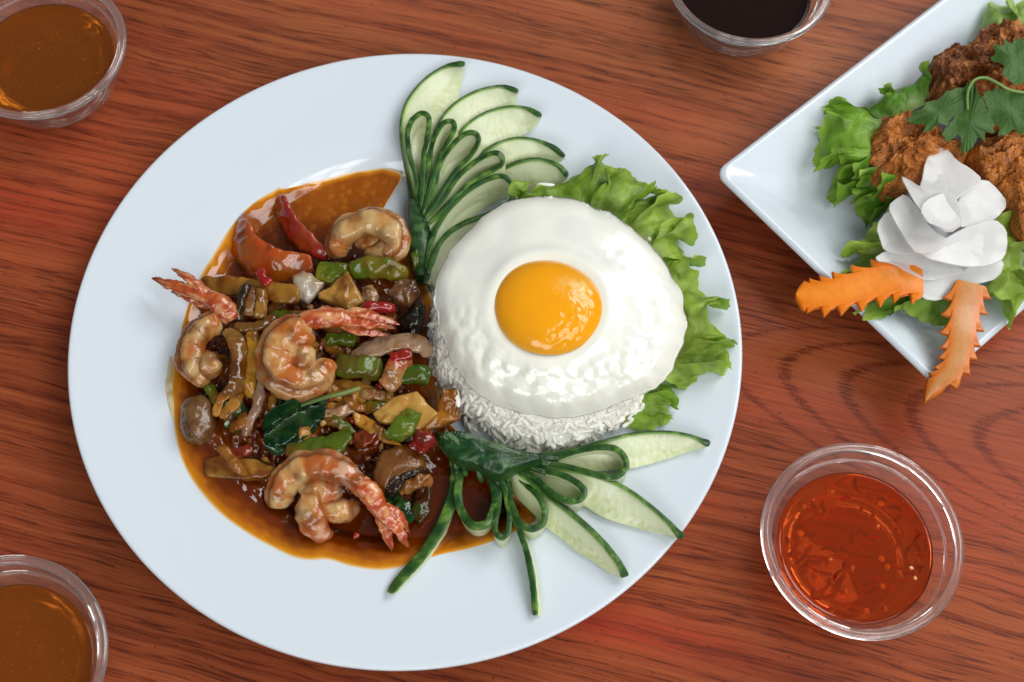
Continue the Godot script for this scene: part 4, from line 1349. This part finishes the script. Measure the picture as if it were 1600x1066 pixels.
func prawn(label: String, path: Array, girth: float, shell: float, tail: Array, extra: Array, hot: float, dim: float) -> void:
	# body: a curved, ridged tube with a slit back; tail: [[path of a blade], ...]
	var pts := px3(path)
	var o := thing("prawn", label, "prawn", base_of(PackedVector3Array(pts), 0.010), "prawns in the stir-fry")
	var flesh := mat("prawn flesh", 0.17, 0.018, 60.0, {"coat": 0.15})
	var body := Bucket.new()
	var s := smooth(pts, 100)
	var mid := Vector3.ZERO
	for p in s:
		mid += p / s.size()
	var turn := 0.0                                       # which side of the path the curl's outside lies on
	for k in s.size() - 1:
		turn += (s[k + 1] - s[k]).cross(Vector3.UP).dot(s[k] - mid)
	var back := 0.75 if turn > 0.0 else PI - 0.75
	var tint := func(u: float, a: float, p: Vector3) -> Color:
		var seg := fposmod(u * 6.0, 1.0)
		var c := Color(0.66, 0.355, 0.115).lerp(Color(0.76, 0.520, 0.230), clampf(0.5 + 1.2 * nz(p, 95.0), 0.0, 1.0))
		var slit := exp(-pow(angle_difference(a, back) / 0.34, 2)) * ss(0.0, 0.1, u) * ss(0.95, 0.75, u)
		var bands := ss(0.78, 1.0, seg) * 0.40 + ss(0.05, 0.55, nz(p, 80.0)) * 0.85 + ss(0.15, 0.5, nz(p + Vector3.ONE, 260.0)) * 0.45
		c = c.lerp(Color(0.56, 0.120, 0.010), clampf((bands * 1.15 + 0.10) * hot, 0.0, 0.85))
		c = c.lerp(Color(0.55, 0.13, 0.03), shell * ss(0.45, 0.75, u) * 0.9)
		c = c.lerp(Color(0.80, 0.52, 0.36), shell * ss(0.5, 0.8, u) * ss(0.1, 0.4, nz(p, 210.0)) * 0.8)
		c = c.lerp(Color(0.26, 0.055, 0.008), slit * 0.75)
		c = c.lerp(Color(0.17, 0.045, 0.008), ss(0.0, 0.5, nz(p - Vector3.ONE, 110.0)) * 0.55)
		return c * dim * 0.78
	strip_mod = func(u: float, a: float) -> float:
		return 1.0 - 0.30 * exp(-pow(angle_difference(a, back) / 0.26, 2)) * ss(0.02, 0.15, u) * ss(0.85, 0.65, u)
	strip(body, s, func(u: float) -> Vector2:
		var prof := 0.72 + 0.28 * sin(minf(u * 1.45 + 0.12, 1.0) * PI * 0.62)
		prof *= lerpf(1.0, 0.56, ss(0.55, 1.0, u))
		var sg := fposmod(u * 6.0, 1.0)
		prof *= 1.0 + 0.05 * (sg - 0.5) * ss(1.0, 0.9, sg) - 0.05 * exp(-pow((sg - 0.97) / 0.06, 2))
		prof *= 0.35 + 0.65 * pow(minf(1.0, minf(u, 1.0 - u) / 0.09), 0.5)
		return Vector2(girth, girth * 0.92) * 0.001 * prof, tint, 36, 2.0, 0.0, 0.0008, 95.0)
	strip_mod = null
	for e in extra:
		strip(body, smooth(px3(e[0]), 44), func(u: float) -> Vector2:
			var prof := pow(maxf(sin(PI * clampf(u, 0.04, 0.96)), 0.02), 0.5)
			return Vector2(e[1], e[1] * 0.8) * 0.001 * prof, tint, 24, 2.0, 0.0, 0.0010, 110.0)
	put("body", body, flesh, o, o.position)
	var shellm := mat("prawn shell", 0.22, 0.020, 80.0, {"coat": 0.5})
	for k in tail.size():
		var b := Bucket.new()
		var q: Array = tail[k]
		var kind: String = q[3]
		strip(b, smooth(px3(q[0]), 40), func(u: float) -> Vector2:
			if kind == "tail_joint":
				return Vector2(q[1], q[2]) * 0.001 * (0.55 + 0.45 * pow(maxf(sin(PI * clampf(u, 0.03, 0.97)), 0.0), 0.6)) * lerpf(1.0, 0.72, u)
			var e := pow(maxf(sin(PI * clampf(pow(u, 0.75), 0.02, 0.985)), 0.01), 0.7)
			return Vector2(q[1], q[2]) * 0.001 * e, func(u: float, a: float, p: Vector3) -> Color:
				var streak := nz(Vector3(a * 0.35 + k, u * 0.22, p.y * 4.0), 14.0)
				var c := Color(0.42, 0.060, 0.014).lerp(Color(0.70, 0.34, 0.15), ss(0.0, 0.45, streak) * 0.9)
				c = c.lerp(Color(0.58, 0.14, 0.03), ss(0.1, 0.5, nz(p, 200.0)) * 0.5)
				if kind == "tail_fin":
					c = c.lerp(Color(0.16, 0.022, 0.010), ss(0.62, 1.0, u) * 0.75)
				return c * dim, 16, 2.2, q[4], 0.0005, 260.0)
		put(kind, b, shellm, o, o.position)

func build_stir_fry() -> void:
	var g_pepper := "green pepper pieces in the stir-fry"
	var g_bamboo := "bamboo slices in the stir-fry"
	var g_onion := "onion pieces in the stir-fry"
	var g_mush := "mushroom pieces in the stir-fry"
	var wet := mat("wet vegetable", 0.13, 0.007, 50.0, {"coat": 0.25, "spec": 0.35})
	var clear := mat("soft onion", 0.12, 0.006, 45.0, {"coat": 0.4, "back": Color(0.5, 0.42, 0.28)})
	var soy := Color(0.150, 0.040, 0.005)
	# tomatoes and the red pepper
	band("tomato_wedge", "orange red tomato wedge lying at the pool's outer edge", "tomato", "tomato wedges in the stir-fry", [377, 338, 13, 374, 360, 14, 381, 385, 15, 402, 407, 16, 438, 418, 17, 488, 410, 17], 8.2, 1.9, glazed(Color(0.50, 0.070, 0.007), Color(0.30, 0.075, 0.008), 70.0, 0.8), mat("tomato", 0.16, 0.010, 55.0, {"coat": 0.4}), 2.6, -0.75, 0.5, 0.3, 0.0010)
	band("tomato_wedge", "slim dark red tomato wedge beside the uppermost prawn", "tomato", "tomato wedges in the stir-fry", [438, 308, 14, 443, 328, 15, 458, 356, 16, 480, 380, 17, 512, 402, 17], 4.8, 1.8, glazed(Color(0.33, 0.020, 0.010), Color(0.30, 0.050, 0.008), 90.0, 0.7), mat("tomato", 0.16), 2.6, -0.9, 0.4, 0.3)
	# bamboo, carrot and pale vegetable pieces
	band("bamboo_slice", "long straw coloured bamboo strip below the tomatoes", "bamboo shoot", g_bamboo, [312, 448, 18, 350, 447, 21, 390, 450, 23, 430, 456, 24, 470, 463, 25], 4.1, 1.7, glazed(Color(0.360, 0.163, 0.024), soy, 90.0, 0.75), wet, 4.0, -0.35)
	chunk("bamboo_slice", "pale four-sided bamboo chunk under the upper green peppers", "bamboo shoot", g_bamboo, [541, 424, 570, 470, 548, 487, 500, 466, 498, 458], 27, 0.0, -4.0, 5.0, 0.8, glazed(Color(0.500, 0.246, 0.051), soy, 110.0, 0.5), wet)
	band("bamboo_slice", "upright orange yellow stick beside the largest curled prawn", "bamboo shoot", g_bamboo, [393, 518, 26, 395, 545, 26, 394, 585, 25, 390, 622, 21], 2.5, 2.6, glazed(Color(0.56, 0.260, 0.022), Color(0.34, 0.120, 0.016), 90.0, 0.6), wet, 3.4)
	chunk("bamboo_slice", "broad bamboo slice under the main prawn and basil stem", "bamboo shoot", g_bamboo, [520, 590, 560, 596, 614, 612, 614, 632, 575, 642, 540, 632, 505, 616], 22, 0.0, -2.0, 3.0, 0.5, glazed(Color(0.500, 0.220, 0.030), soy, 100.0, 0.6), wet)
	chunk("bamboo_slice", "bright flat bamboo slice with sharp corner, nearest the green pepper cube", "bamboo shoot", g_bamboo, [650, 610, 684, 645, 650, 674, 626, 664, 592, 660, 582, 645, 612, 622], 28, 2.0, -3.0, 3.5, 0.3, glazed(Color(0.60, 0.340, 0.075), Color(0.33, 0.13, 0.02), 120.0, 0.45), wet)
	chunk("bamboo_slice", "amber bamboo slice touching the rice", "bamboo shoot", g_bamboo, [692, 608, 712, 606, 721, 640, 716, 655, 690, 668, 655, 676, 680, 645], 27, 0.0, -5.0, 4.0, 0.8, glazed(Color(0.400, 0.158, 0.018), soy, 120.0, 0.6), wet)
	chunk("bamboo_slice", "pointed bamboo strip running down to the lower mushroom", "bamboo shoot", g_bamboo, [552, 642, 570, 648, 600, 668, 628, 696, 600, 690, 575, 676, 555, 662], 25, 0.0, -2.0, 3.0, 0.4, glazed(Color(0.500, 0.224, 0.027), soy, 120.0, 0.55), wet)
	chunk("bamboo_slice", "thick bamboo wedge lying alone in the lower sauce", "bamboo shoot", g_bamboo, [318, 716, 350, 711, 400, 717, 440, 733, 412, 748, 378, 750, 318, 744], 17, 0.0, -3.0, 4.5, 0.5, glazed(Color(0.40, 0.185, 0.030), Color(0.14, 0.038, 0.007), 90.0, 0.75), wet, 0.0006)
	chunk("bamboo_slice", "small bamboo bit between basil leaf and pepper strip", "bamboo shoot", g_bamboo, [512, 628, 545, 622, 552, 640, 528, 660, 504, 652], 22, 0.0, 0.0, 3.0, 0.6, glazed(Color(0.500, 0.229, 0.042), soy, 110.0, 0.55), wet)
	# green peppers
	var leafy := Color(0.085, 0.125, 0.009)
	var dark_g := Color(0.055, 0.070, 0.006)
	chunk("green_pepper", "green pepper chunk with dull skin next to the tomato wedge", "green pepper", g_pepper, [500, 410, 545, 412, 546, 428, 520, 442, 490, 434], 26, 0.0, -3.0, 4.0, 1.0, glazed(leafy, Color(0.20, 0.19, 0.012), 90.0, 0.8), wet)
	band("green_pepper", "largest arched green pepper piece below the uppermost prawn", "green pepper", g_pepper, [548, 425, 25, 575, 418, 28, 605, 420, 28, 636, 434, 25], 4.6, 2.4, glazed(Color(0.095, 0.155, 0.011), Color(0.15, 0.110, 0.010), 80.0, 0.8), wet, 2.6, -0.7, 0.0, 0.25)
	chunk("green_pepper", "little green pepper scrap beside the cucumber heel", "green pepper", g_pepper, [640, 396, 652, 386, 656, 410, 646, 420], 22, 0.0, 0.0, 3.0, 0.6, glazed(leafy, dark_g), wet)
	band("green_pepper", "slim green pepper sliver under the red prawn tail", "green pepper", g_pepper, [510, 532, 26, 532, 530, 27, 556, 534, 26], 2.4, 2.0, glazed(leafy, dark_g), wet, 2.4)
	band("green_pepper", "glossy green pepper block between main prawn and onion slice", "green pepper", g_pepper, [524, 572, 25, 548, 572, 27, 572, 574, 27, 598, 578, 25], 4.6, 3.0, glazed(Color(0.100, 0.150, 0.012), Color(0.09, 0.055, 0.008), 110.0, 0.7), wet, 3.6, 0.0, 0.0, 0.14)
	band("green_pepper", "dark green pepper knob near the rice", "green pepper", g_pepper, [626, 586, 26, 648, 584, 27, 672, 590, 25], 3.8, 2.6, glazed(Color(0.055, 0.110, 0.012), dark_g, 140.0, 0.8), wet, 2.5)
	chunk("green_pepper", "green pepper cube on the bright bamboo slice", "green pepper", g_pepper, [634, 636, 660, 644, 646, 676, 628, 690, 604, 686, 600, 676], 30, 0.0, -4.0, 3.0, 1.2, glazed(Color(0.105, 0.165, 0.014), Color(0.20, 0.17, 0.02), 100.0, 0.6), wet)
	band("green_pepper", "long sauce coated green pepper strip below the basil leaf", "green pepper", g_pepper, [448, 700, 20, 480, 703, 22, 515, 698, 23, 548, 678, 24], 4.8, 2.2, glazed(Color(0.085, 0.130, 0.010), Color(0.17, 0.060, 0.007), 70.0, 0.9), wet, 2.6, 0.25, 0.0, 0.25)
	chunk("green_pepper", "dark pepper piece in the sauce beside the cucumber blade", "green pepper", g_pepper, [652, 755, 672, 752, 672, 800, 655, 818, 640, 800], 14, 0.0, 0.0, 3.0, 0.6, glazed(Color(0.030, 0.055, 0.006), Color(0.05, 0.012, 0.004), 90.0, 0.8), wet)
	# onions
	band("onion_piece", "pale purple onion crescent just left of the rice".replace("left of", "beside"), "onion", g_onion, [548, 556, 26, 580, 545, 28, 615, 536, 29, 645, 534, 29, 664, 543, 28, 668, 558, 26], 4.4, 1.5, layered(Color(0.44, 0.27, 0.165), Color(0.24, 0.095, 0.025)), clear, 2.4, 0.35, 0.3, 0.25)
	band("onion_piece", "olive brown onion petal curving around the outermost prawn", "onion", g_onion, [352, 515, 28, 370, 535, 28, 378, 565, 27, 374, 595, 26, 352, 622, 23], 4.4, 1.4, layered(Color(0.290, 0.145, 0.027), soy), clear, 2.4, 0.5, 0.6, 0.25)
	chunk("onion_piece", "milky white onion piece below the upper pepper chunk", "onion", g_onion, [455, 432, 472, 420, 488, 428, 506, 440, 494, 458, 480, 472, 464, 462], 26, 0.0, -2.0, 4.0, 1.8, glazed(Color(0.58, 0.50, 0.40), Color(0.34, 0.19, 0.07), 90.0, 0.5), clear)
	band("onion_piece", "thin violet onion string hanging below the orange stick", "onion", g_onion, [408, 590, 25, 405, 620, 24, 396, 650, 22, 380, 682, 18], 1.9, 1.6, glazed(Color(0.46, 0.28, 0.19), Color(0.26, 0.12, 0.06), 120.0, 0.6), clear, 2.0, 0.0, 0.0, 0.06)
	band("onion_piece", "brown translucent onion strip with red sauce between two peppers", "onion", g_onion, [636, 556, 28, 622, 572, 29, 612, 592, 28, 600, 606, 26], 4.2, 2.0, glazed(Color(0.44, 0.210, 0.065), Color(0.36, 0.040, 0.010), 100.0, 0.8), clear, 2.4, 0.3)
	band("onion_piece", "dark onion ring segment above the orange stick", "onion", g_onion, [366, 512, 25, 390, 512, 26, 412, 506, 26, 432, 496, 26], 2.2, 1.6, glazed(Color(0.200, 0.084, 0.013), soy, 120.0, 0.7), clear, 2.2)
	band("onion_piece", "short amber onion strip standing behind the chilli bit", "onion", g_onion, [409, 450, 27, 407, 472, 26, 404, 500, 24], 2.3, 1.8, glazed(Color(0.380, 0.176, 0.030), soy, 120.0, 0.6), clear, 2.4)
	chunk("onion_piece", "onion scrap with fine layers next to the dark mushroom", "onion", g_onion, [565, 448, 582, 444, 592, 462, 584, 476, 566, 470], 26, 0.0, 0.0, 3.0, 1.0, glazed(Color(0.46, 0.30, 0.16), Color(0.3, 0.12, 0.03), 150.0, 0.6), clear)
	chunk("onion_piece", "pale onion sliver beside the lower end of the basil stem", "onion", g_onion, [505, 640, 545, 630, 556, 642, 530, 652, 505, 652], 24, 0.0, 0.0, 2.0, 0.8, glazed(Color(0.48, 0.27, 0.15), Color(0.3, 0.12, 0.03), 150.0, 0.5), clear)
	# mushrooms
	var cap := Color(0.150, 0.062, 0.018)
	var mm := mat("mushroom", 0.24, 0.02, 80.0, {"coat": 0.25})
	chunk("mushroom_piece", "round brown mushroom half at the pool's outer margin", "mushroom", g_mush, [284, 624, 305, 614, 328, 622, 336, 650, 330, 684, 305, 692, 284, 684, 279, 655], 21, 0.0, -1.0, 8.0, 3.4, glazed(Color(0.200, 0.098, 0.034), Color(0.085, 0.030, 0.008), 100.0, 0.7), mm, 0.0006, 80)
	chunk("mushroom_piece", "black glossy mushroom beside the upper cucumber fan", "mushroom", g_mush, [625, 475, 650, 462, 664, 480, 660, 515, 640, 528, 622, 505], 23, 0.0, 0.0, 6.0, 3.0, glazed(Color(0.012, 0.010, 0.009), Color(0.030, 0.012, 0.006), 90.0, 0.8), mat("black mushroom", 0.10, 0.03, 60.0), 0.0014)
	chunk("mushroom_piece", "brown mushroom cap piece on top of the black one", "mushroom", g_mush, [606, 455, 622, 437, 650, 434, 656, 455, 640, 478, 615, 474], 29, 0.0, -3.0, 4.0, 2.0, glazed(Color(0.165, 0.070, 0.024), Color(0.040, 0.014, 0.006), 130.0, 0.8), mm, 0.001)
	band("mushroom_piece", "black rimmed mushroom slice behind the outer prawn tail", "mushroom", g_mush, [388, 446, 25, 380, 462, 26, 374, 484, 25, 372, 502, 23], 2.2, 3.0, glazed(Color(0.014, 0.012, 0.009), Color(0.05, 0.02, 0.008), 90.0, 0.5), mat("black mushroom", 0.12), 2.4, 0.0)
	band("mushroom_piece", "tan mushroom slice inside the black rimmed one", "mushroom", g_mush, [398, 450, 25, 393, 470, 25, 388, 495, 23], 2.6, 1.8, glazed(Color(0.250, 0.110, 0.024), soy, 120.0, 0.6), mm, 2.4)
	var o := thing("mushroom_piece", "cut mushroom cap with dark gills above the lowest prawn tail", "mushroom", at(630, 735, 0.012), g_mush)
	var b := Bucket.new()
	pad(b, ring(px([582, 735, 590, 712, 612, 697, 640, 692, 660, 706, 664, 728, 640, 740, 612, 750, 600, 768, 584, 762], 0.023), 80), 0.009, 0.0030, glazed(Color(0.205, 0.081, 0.017), soy, 90.0, 0.6), 0.0006, 130.0, 8)
	put("cap", b, mm, o, o.position)
	b = Bucket.new()
	pad(b, ring(px([600, 762, 606, 744, 630, 733, 662, 730, 652, 742, 632, 748, 625, 764, 610, 772], 0.0236), 60), 0.006, 0.0004, func(_r: float, _y: float, p: Vector3) -> Color: return Color(0.012, 0.009, 0.007).lerp(Color(0.05, 0.024, 0.010), clampf(nz(p, 500.0) + 0.3, 0.0, 1.0)), 0.0007, 300.0)
	put("gills", b, mat("black mushroom", 0.12), o, o.position)
	b = Bucket.new()
	strip(b, smooth(px3([625, 768, 19, 642, 758, 21, 658, 750, 21, 674, 758, 19]), 24), func(u: float) -> Vector2: return Vector2(0.0030, 0.0026) * (0.5 + 0.5 * sin(PI * clampf(u, 0.05, 0.95))), glazed(Color(0.340, 0.141, 0.030), soy, 150.0, 0.6), 14, 2.2, 0.0, 0.0012, 220.0)
	put("stalk", b, mm, o, o.position)
	# basil
	var leafm := mat("basil leaf", 0.13, 0.05, 45.0, {"coat": 0.4, "back": Color(0.05, 0.12, 0.02)})
	o = thing("basil_leaf", "dark wilted basil leaf with pale stem in the middle of the stir-fry", "herb", at(460, 660, 0.02), "basil leaves in the stir-fry")
	b = Bucket.new()
	var up := smooth(px3([512, 618, 29, 470, 624, 29, 432, 640, 28, 408, 662, 26]), 40)
	var mids := smooth(px3([515, 620, 29, 480, 640, 27, 450, 660, 26, 415, 690, 22]), 40)
	var lows := smooth(px3([512, 626, 28, 505, 655, 25, 490, 680, 21, 440, 714, 18, 412, 700, 19]), 40)
	sheet(b, 40, 24, func(u: float, w: float) -> Array:
		var i := int(round(u * 40))
		var p := up[i].lerp(mids[i], w * 2.0) if w < 0.5 else mids[i].lerp(lows[i], w * 2.0 - 1.0)
		p.y += 0.0022 * sin(w * 12.0 + u * 3.0) * (0.4 + u) + nz(p, 160.0) * 0.0022 + nz(p, 380.0) * 0.0007
		var vein := ss(0.08, 0.0, absf(w - 0.5)) + 0.6 * ss(0.10, 0.0, absf(fposmod(u * 6.0 + absf(w - 0.5) * 3.0, 1.0) - 0.5))
		return [p, Color(0.006, 0.030, 0.010).lerp(Color(0.035, 0.095, 0.022), clampf(vein * 0.5 + nz(p, 110.0) * 0.6, 0.0, 1.0))])
	put("blade", b, leafm, o, o.position)
	b = Bucket.new()
	strip(b, smooth(px3([470, 634, 29, 510, 621, 30, 535, 615, 29, 562, 607, 27]), 24), func(u: float) -> Vector2: return Vector2(0.0011, 0.0010) * (0.7 + 0.4 * u), func(u: float, _a: float, p: Vector3) -> Color: return Color(0.05, 0.10, 0.02).lerp(Color(0.17, 0.20, 0.04), u), 10)
	put("stem", b, mat("green stem", 0.2), o, o.position)
	var scraps := [
		["dark basil scrap beside the lowest prawn tail", [596, 784, 16, 612, 790, 18, 628, 800, 18, 640, 818, 15]],
		["dark basil scrap below the onion petal", [362, 612, 20, 368, 640, 19, 372, 664, 18, 370, 680, 16]],
		["dark basil scrap under the main prawn", [420, 628, 20, 440, 622, 21, 462, 626, 21, 480, 622, 20]]]
	for q in scraps:
		b = Bucket.new()
		strip(b, smooth(px3(q[1]), 30), func(u: float) -> Vector2: return Vector2(0.0042, 0.0006) * (0.3 + sin(PI * clampf(u, 0.05, 0.95))), func(_u: float, _a: float, p: Vector3) -> Color: return Color(0.006, 0.030, 0.010).lerp(Color(0.04, 0.10, 0.02), clampf(0.3 + nz(p, 130.0), 0.0, 1.0)), 14, 2.0, 0.3, 0.0022, 170.0)
		solo("basil_leaf", b, leafm, q[0], "herb", "basil leaves in the stir-fry")
	# chilli
	var cm := mat("red chilli", 0.13, 0.016, 70.0, {"coat": 0.4})
	var red := Color(0.34, 0.008, 0.005)
	band("chilli_piece", "bright red chilli bit on the long bamboo strip", "chilli", "chilli pieces in the stir-fry", [405, 424, 28, 411, 434, 29, 420, 446, 28], 2.2, 2.0, glazed(red * 1.25, Color(0.18, 0.012, 0.005)), cm, 2.2)
	band("chilli_piece", "long red chilli piece above the main prawn's tail", "chilli", "chilli pieces in the stir-fry", [560, 490, 32, 580, 483, 33, 600, 481, 33, 618, 486, 31], 2.5, 2.4, glazed(red, Color(0.16, 0.012, 0.005)), cm, 2.2, 0.0, 0.0, 0.2)
	band("chilli_piece", "crumpled red chilli at the tip of the lower cucumber heel", "chilli", "chilli pieces in the stir-fry", [650, 700, 24, 662, 690, 27, 676, 680, 26], 4.2, 3.6, glazed(Color(0.28, 0.012, 0.006), Color(0.10, 0.012, 0.005), 160.0, 0.8), cm, 2.0, 0.0, 0.0, 0.3, 0.0022)
	band("chilli_piece", "red chilli shred on the translucent onion strip", "chilli", "chilli pieces in the stir-fry", [612, 562, 30, 626, 555, 31, 642, 552, 30], 2.4, 1.6, glazed(red, Color(0.2, 0.02, 0.006)), cm, 2.2)
	band("chilli_piece", "dull red chilli flake in the sauce above the bamboo wedge", "chilli", "chilli pieces in the stir-fry", [362, 712, 18, 378, 705, 19, 392, 698, 18], 2.3, 1.2, glazed(Color(0.260, 0.026, 0.005), soy), cm, 2.2)
	band("chilli_piece", "dark red chilli scrap above the lower mushroom cap", "chilli", "chilli pieces in the stir-fry", [552, 690, 22, 572, 684, 24, 592, 690, 22], 3.6, 2.0, glazed(Color(0.190, 0.016, 0.004), soy), cm, 2.2, 0.0, 0.0, 0.3, 0.0018)
	# prawns
	prawn("pale curled prawn at the top of the stir-fry below the cucumber fan", [530, 404, 18, 527, 382, 21, 544, 360, 25, 574, 348, 27, 603, 352, 28, 619, 372, 27, 614, 392, 26, 594, 398, 25, 572, 392, 23], 6.4, 0.0, [], [[[588, 398, 24, 608, 390, 26, 626, 402, 22], 5.0], [[556, 384, 20, 580, 374, 21, 604, 376, 21], 5.0]], 0.55, 0.95)
	prawn("prawn at the outer edge with its brown tail pointing over the plate", [344, 503, 25, 318, 514, 26, 298, 542, 25, 300, 578, 23, 326, 600, 19], 6.0, 0.0, [
		[[362, 502, 25, 352, 484, 27, 334, 470, 28, 318, 462, 28], 5.0, 4.2, "tail_joint", 0.0],
		[[338, 474, 29, 305, 458, 30, 270, 446, 29, 237, 435, 27], 2.7, 1.0, "tail_fin", 0.3],
		[[340, 470, 28, 312, 448, 30, 288, 430, 30, 268, 419, 28], 2.5, 0.9, "tail_fin", -0.5],
		[[338, 482, 26, 312, 472, 26, 290, 462, 26, 268, 456, 25], 2.2, 0.9, "tail_fin", 0.2]], [[[322, 548, 25, 326, 572, 24, 334, 590, 20], 4.6]], 0.75, 0.85)
	prawn("largest curled prawn with splayed red tail in the middle of the stir-fry", [488, 518, 34, 458, 518, 35, 434, 540, 34, 431, 570, 32, 450, 594, 30, 480, 600, 29, 504, 584, 28, 508, 560, 29], 8.2, 0.0, [
		[[470, 500, 37, 500, 497, 38, 535, 497, 37, 558, 500, 35], 4.6, 3.6, "tail_joint", 0.0],
		[[530, 492, 38, 560, 488, 38, 590, 496, 37, 624, 508, 34], 2.6, 1.0, "tail_fin", 0.3],
		[[530, 500, 37, 560, 503, 37, 590, 506, 36, 618, 514, 33], 2.5, 1.0, "tail_fin", -0.2],
		[[530, 508, 35, 555, 514, 35, 580, 520, 34, 606, 524, 31], 2.2, 0.9, "tail_fin", 0.0],
		[[480, 494, 37, 500, 488, 38, 525, 487, 38, 555, 492, 36], 2.2, 1.2, "tail_fin", 0.2]], [[[448, 566, 31, 470, 560, 33, 492, 566, 31], 6.5], [[452, 548, 34, 470, 532, 35, 492, 530, 34], 4.5]], 0.85, 0.95)
	prawn("lowest prawn with red striped shell and dark tail in the sauce pool", [436, 794, 14, 438, 768, 17, 456, 742, 20, 486, 728, 23, 520, 730, 25, 552, 748, 26, 578, 775, 24], 6.5, 1.0, [
		[[560, 755, 26, 575, 768, 26, 590, 790, 24, 604, 810, 21], 4.8, 4.0, "tail_joint", 0.0],
		[[588, 788, 23, 604, 806, 22, 622, 828, 20, 640, 856, 16], 2.7, 1.1, "tail_fin", 0.2],
		[[586, 792, 22, 598, 815, 20, 606, 838, 18, 612, 862, 14], 2.5, 1.0, "tail_fin", -0.3],
		[[594, 784, 23, 614, 798, 22, 630, 815, 20, 640, 834, 17], 2.2, 1.0, "tail_fin", 0.4]], [[[492, 762, 23, 486, 792, 22, 494, 820, 19, 512, 840, 14], 6.4], [[500, 790, 22, 522, 798, 21, 542, 795, 19, 558, 786, 16], 5.2], [[470, 752, 19, 490, 764, 20, 512, 770, 20, 535, 772, 19], 6.0]], 0.9, 1.0)
	# thin strips of onion and bamboo tangled between the bigger pieces
	rng.seed = 33
	for k in 34:
		var x := 490.0 + rng.randfn() * 85.0
		var y := 590.0 + rng.randfn() * 70.0
		if x > 655 or x < 320 or y < 455 or y > 720:
			continue
		var q := rng.randf_range(-0.9, 0.9) + (PI / 2 if k % 4 == 0 else 0.0)
		var l := rng.randf_range(16.0, 34.0)
		var bend := rng.randf_range(-9.0, 9.0)
		var h := rng.randf_range(20.5, 25.0)
		var d := Vector2(cos(q), sin(q)) * l
		var e := Vector2(-d.y, d.x).normalized() * bend
		var tone: Color = [Color(0.44, 0.195, 0.030), Color(0.30, 0.110, 0.016), Color(0.46, 0.26, 0.10), Color(0.085, 0.115, 0.009)][k % 4]
		band("vegetable_strip", ["straw coloured", "brown", "pale onion", "olive green"][k % 4] + " thin vegetable strip tangled in the stir-fry " + near(x, y), "vegetable", "thin vegetable strips in the stir-fry", [x - d.x, y - d.y, h - 2.0, x + e.x, y + e.y, h, x + d.x, y + d.y, h - 2.0], rng.randf_range(1.6, 2.6), rng.randf_range(0.8, 1.3), layered(tone, Color(0.16, 0.042, 0.005)), clear if k % 4 == 2 else wet, 2.6, rng.randf_range(-0.6, 0.6), rng.randf_range(-0.8, 0.8), 0.2)
	# scraps of vegetable half sunk in the sauce
	rng.seed = 21
	for k in 46:
		var x := 500.0 + rng.randfn() * 90.0
		var y := 600.0 + rng.randfn() * 75.0
		if x > 660 or x < 300 or y < 450 or y > 740:
			continue
		var pts := []
		var n := 5 + k % 3
		var turn := rng.randf() * TAU
		var long := rng.randf_range(9.0, 17.0)
		var wide := long * rng.randf_range(0.45, 0.85)
		var q := rng.randf() * TAU
		for j in n:
			var a := TAU * j / n + rng.randf_range(-0.3, 0.3)
			var e := Vector2(cos(a) * long, sin(a) * wide).rotated(q)
			pts += [x + e.x, y + e.y]
		var tone: Color = [Color(0.30, 0.135, 0.030), Color(0.22, 0.085, 0.020), Color(0.34, 0.17, 0.07), Color(0.07, 0.09, 0.010), Color(0.20, 0.035, 0.010)][k % 5]
		chunk("vegetable_scrap", ["straw coloured", "brown", "pale onion", "dark green", "reddish"][k % 5] + " vegetable scrap half sunk in sauce " + near(x, y), "vegetable", "vegetable scraps in the stir-fry", pts, 19.5, rng.randf_range(-4, 4), rng.randf_range(-6, 2), 4.0, 1.2, glazed(tone, Color(0.10, 0.026, 0.006), 110.0, 0.8), wet, 0.0011, 40)
	# minced garlic, seeds and chilli crumbs caught in the sauce
	rng.seed = 4
	var tiny := mat("garlic", 0.2, 0.0, 1.0, {"coat": 0.4})
	var poly := PackedVector2Array()
	for k in range(0, POOL.size(), 2):
		poly.append(Vector2(POOL[k], POOL[k + 1]).lerp(Vector2(505, 590), 0.10))
	for k in 90:
		var x := 505.0 + rng.randfn() * 95.0
		var y := 620.0 + rng.randfn() * 85.0
		if x > 665 or y < 440 or not Geometry2D.is_point_in_polygon(Vector2(x, y), poly):
			continue
		var c := at(x, y, 0.020)
		c.y = 0.0165 + rng.randf() * 0.006 - 0.006 * ss(90.0, 200.0, Vector2(x - 505.0, y - 590.0).length())
		c = at(x, y, c.y)
		b = Bucket.new()
		var kind := k % 3
		var tone: Color = [Color(0.50, 0.27, 0.10), Color(0.20, 0.060, 0.014), Color(0.30, 0.020, 0.008)][kind]
		var d := Vector3(rng.randfn(), rng.randfn() * 0.4, rng.randfn()).normalized() * rng.randf_range(0.0008, 0.0020)
		strip(b, smooth([c - d, c + Vector3.UP * 0.0004, c + d], 8), func(u: float) -> Vector2: return Vector2(0.0011, 0.0009) * (0.3 + sin(u * PI)), func(_u: float, _a: float, p: Vector3) -> Color: return tone, 8, 2.4, 0.0, 0.0007, 500.0)
		solo(["garlic_bit", "garlic_bit", "chilli_flake"][kind], b, tiny, ["tiny pale bit of minced garlic in sauce ", "tiny browned bit of minced garlic in sauce ", "tiny red chilli crumb in sauce "][kind] + near(x, y), ["garlic", "garlic", "chilli flake"][kind], ["pale garlic bits in the stir-fry", "browned garlic bits in the stir-fry", "chilli crumbs in the stir-fry"][kind])
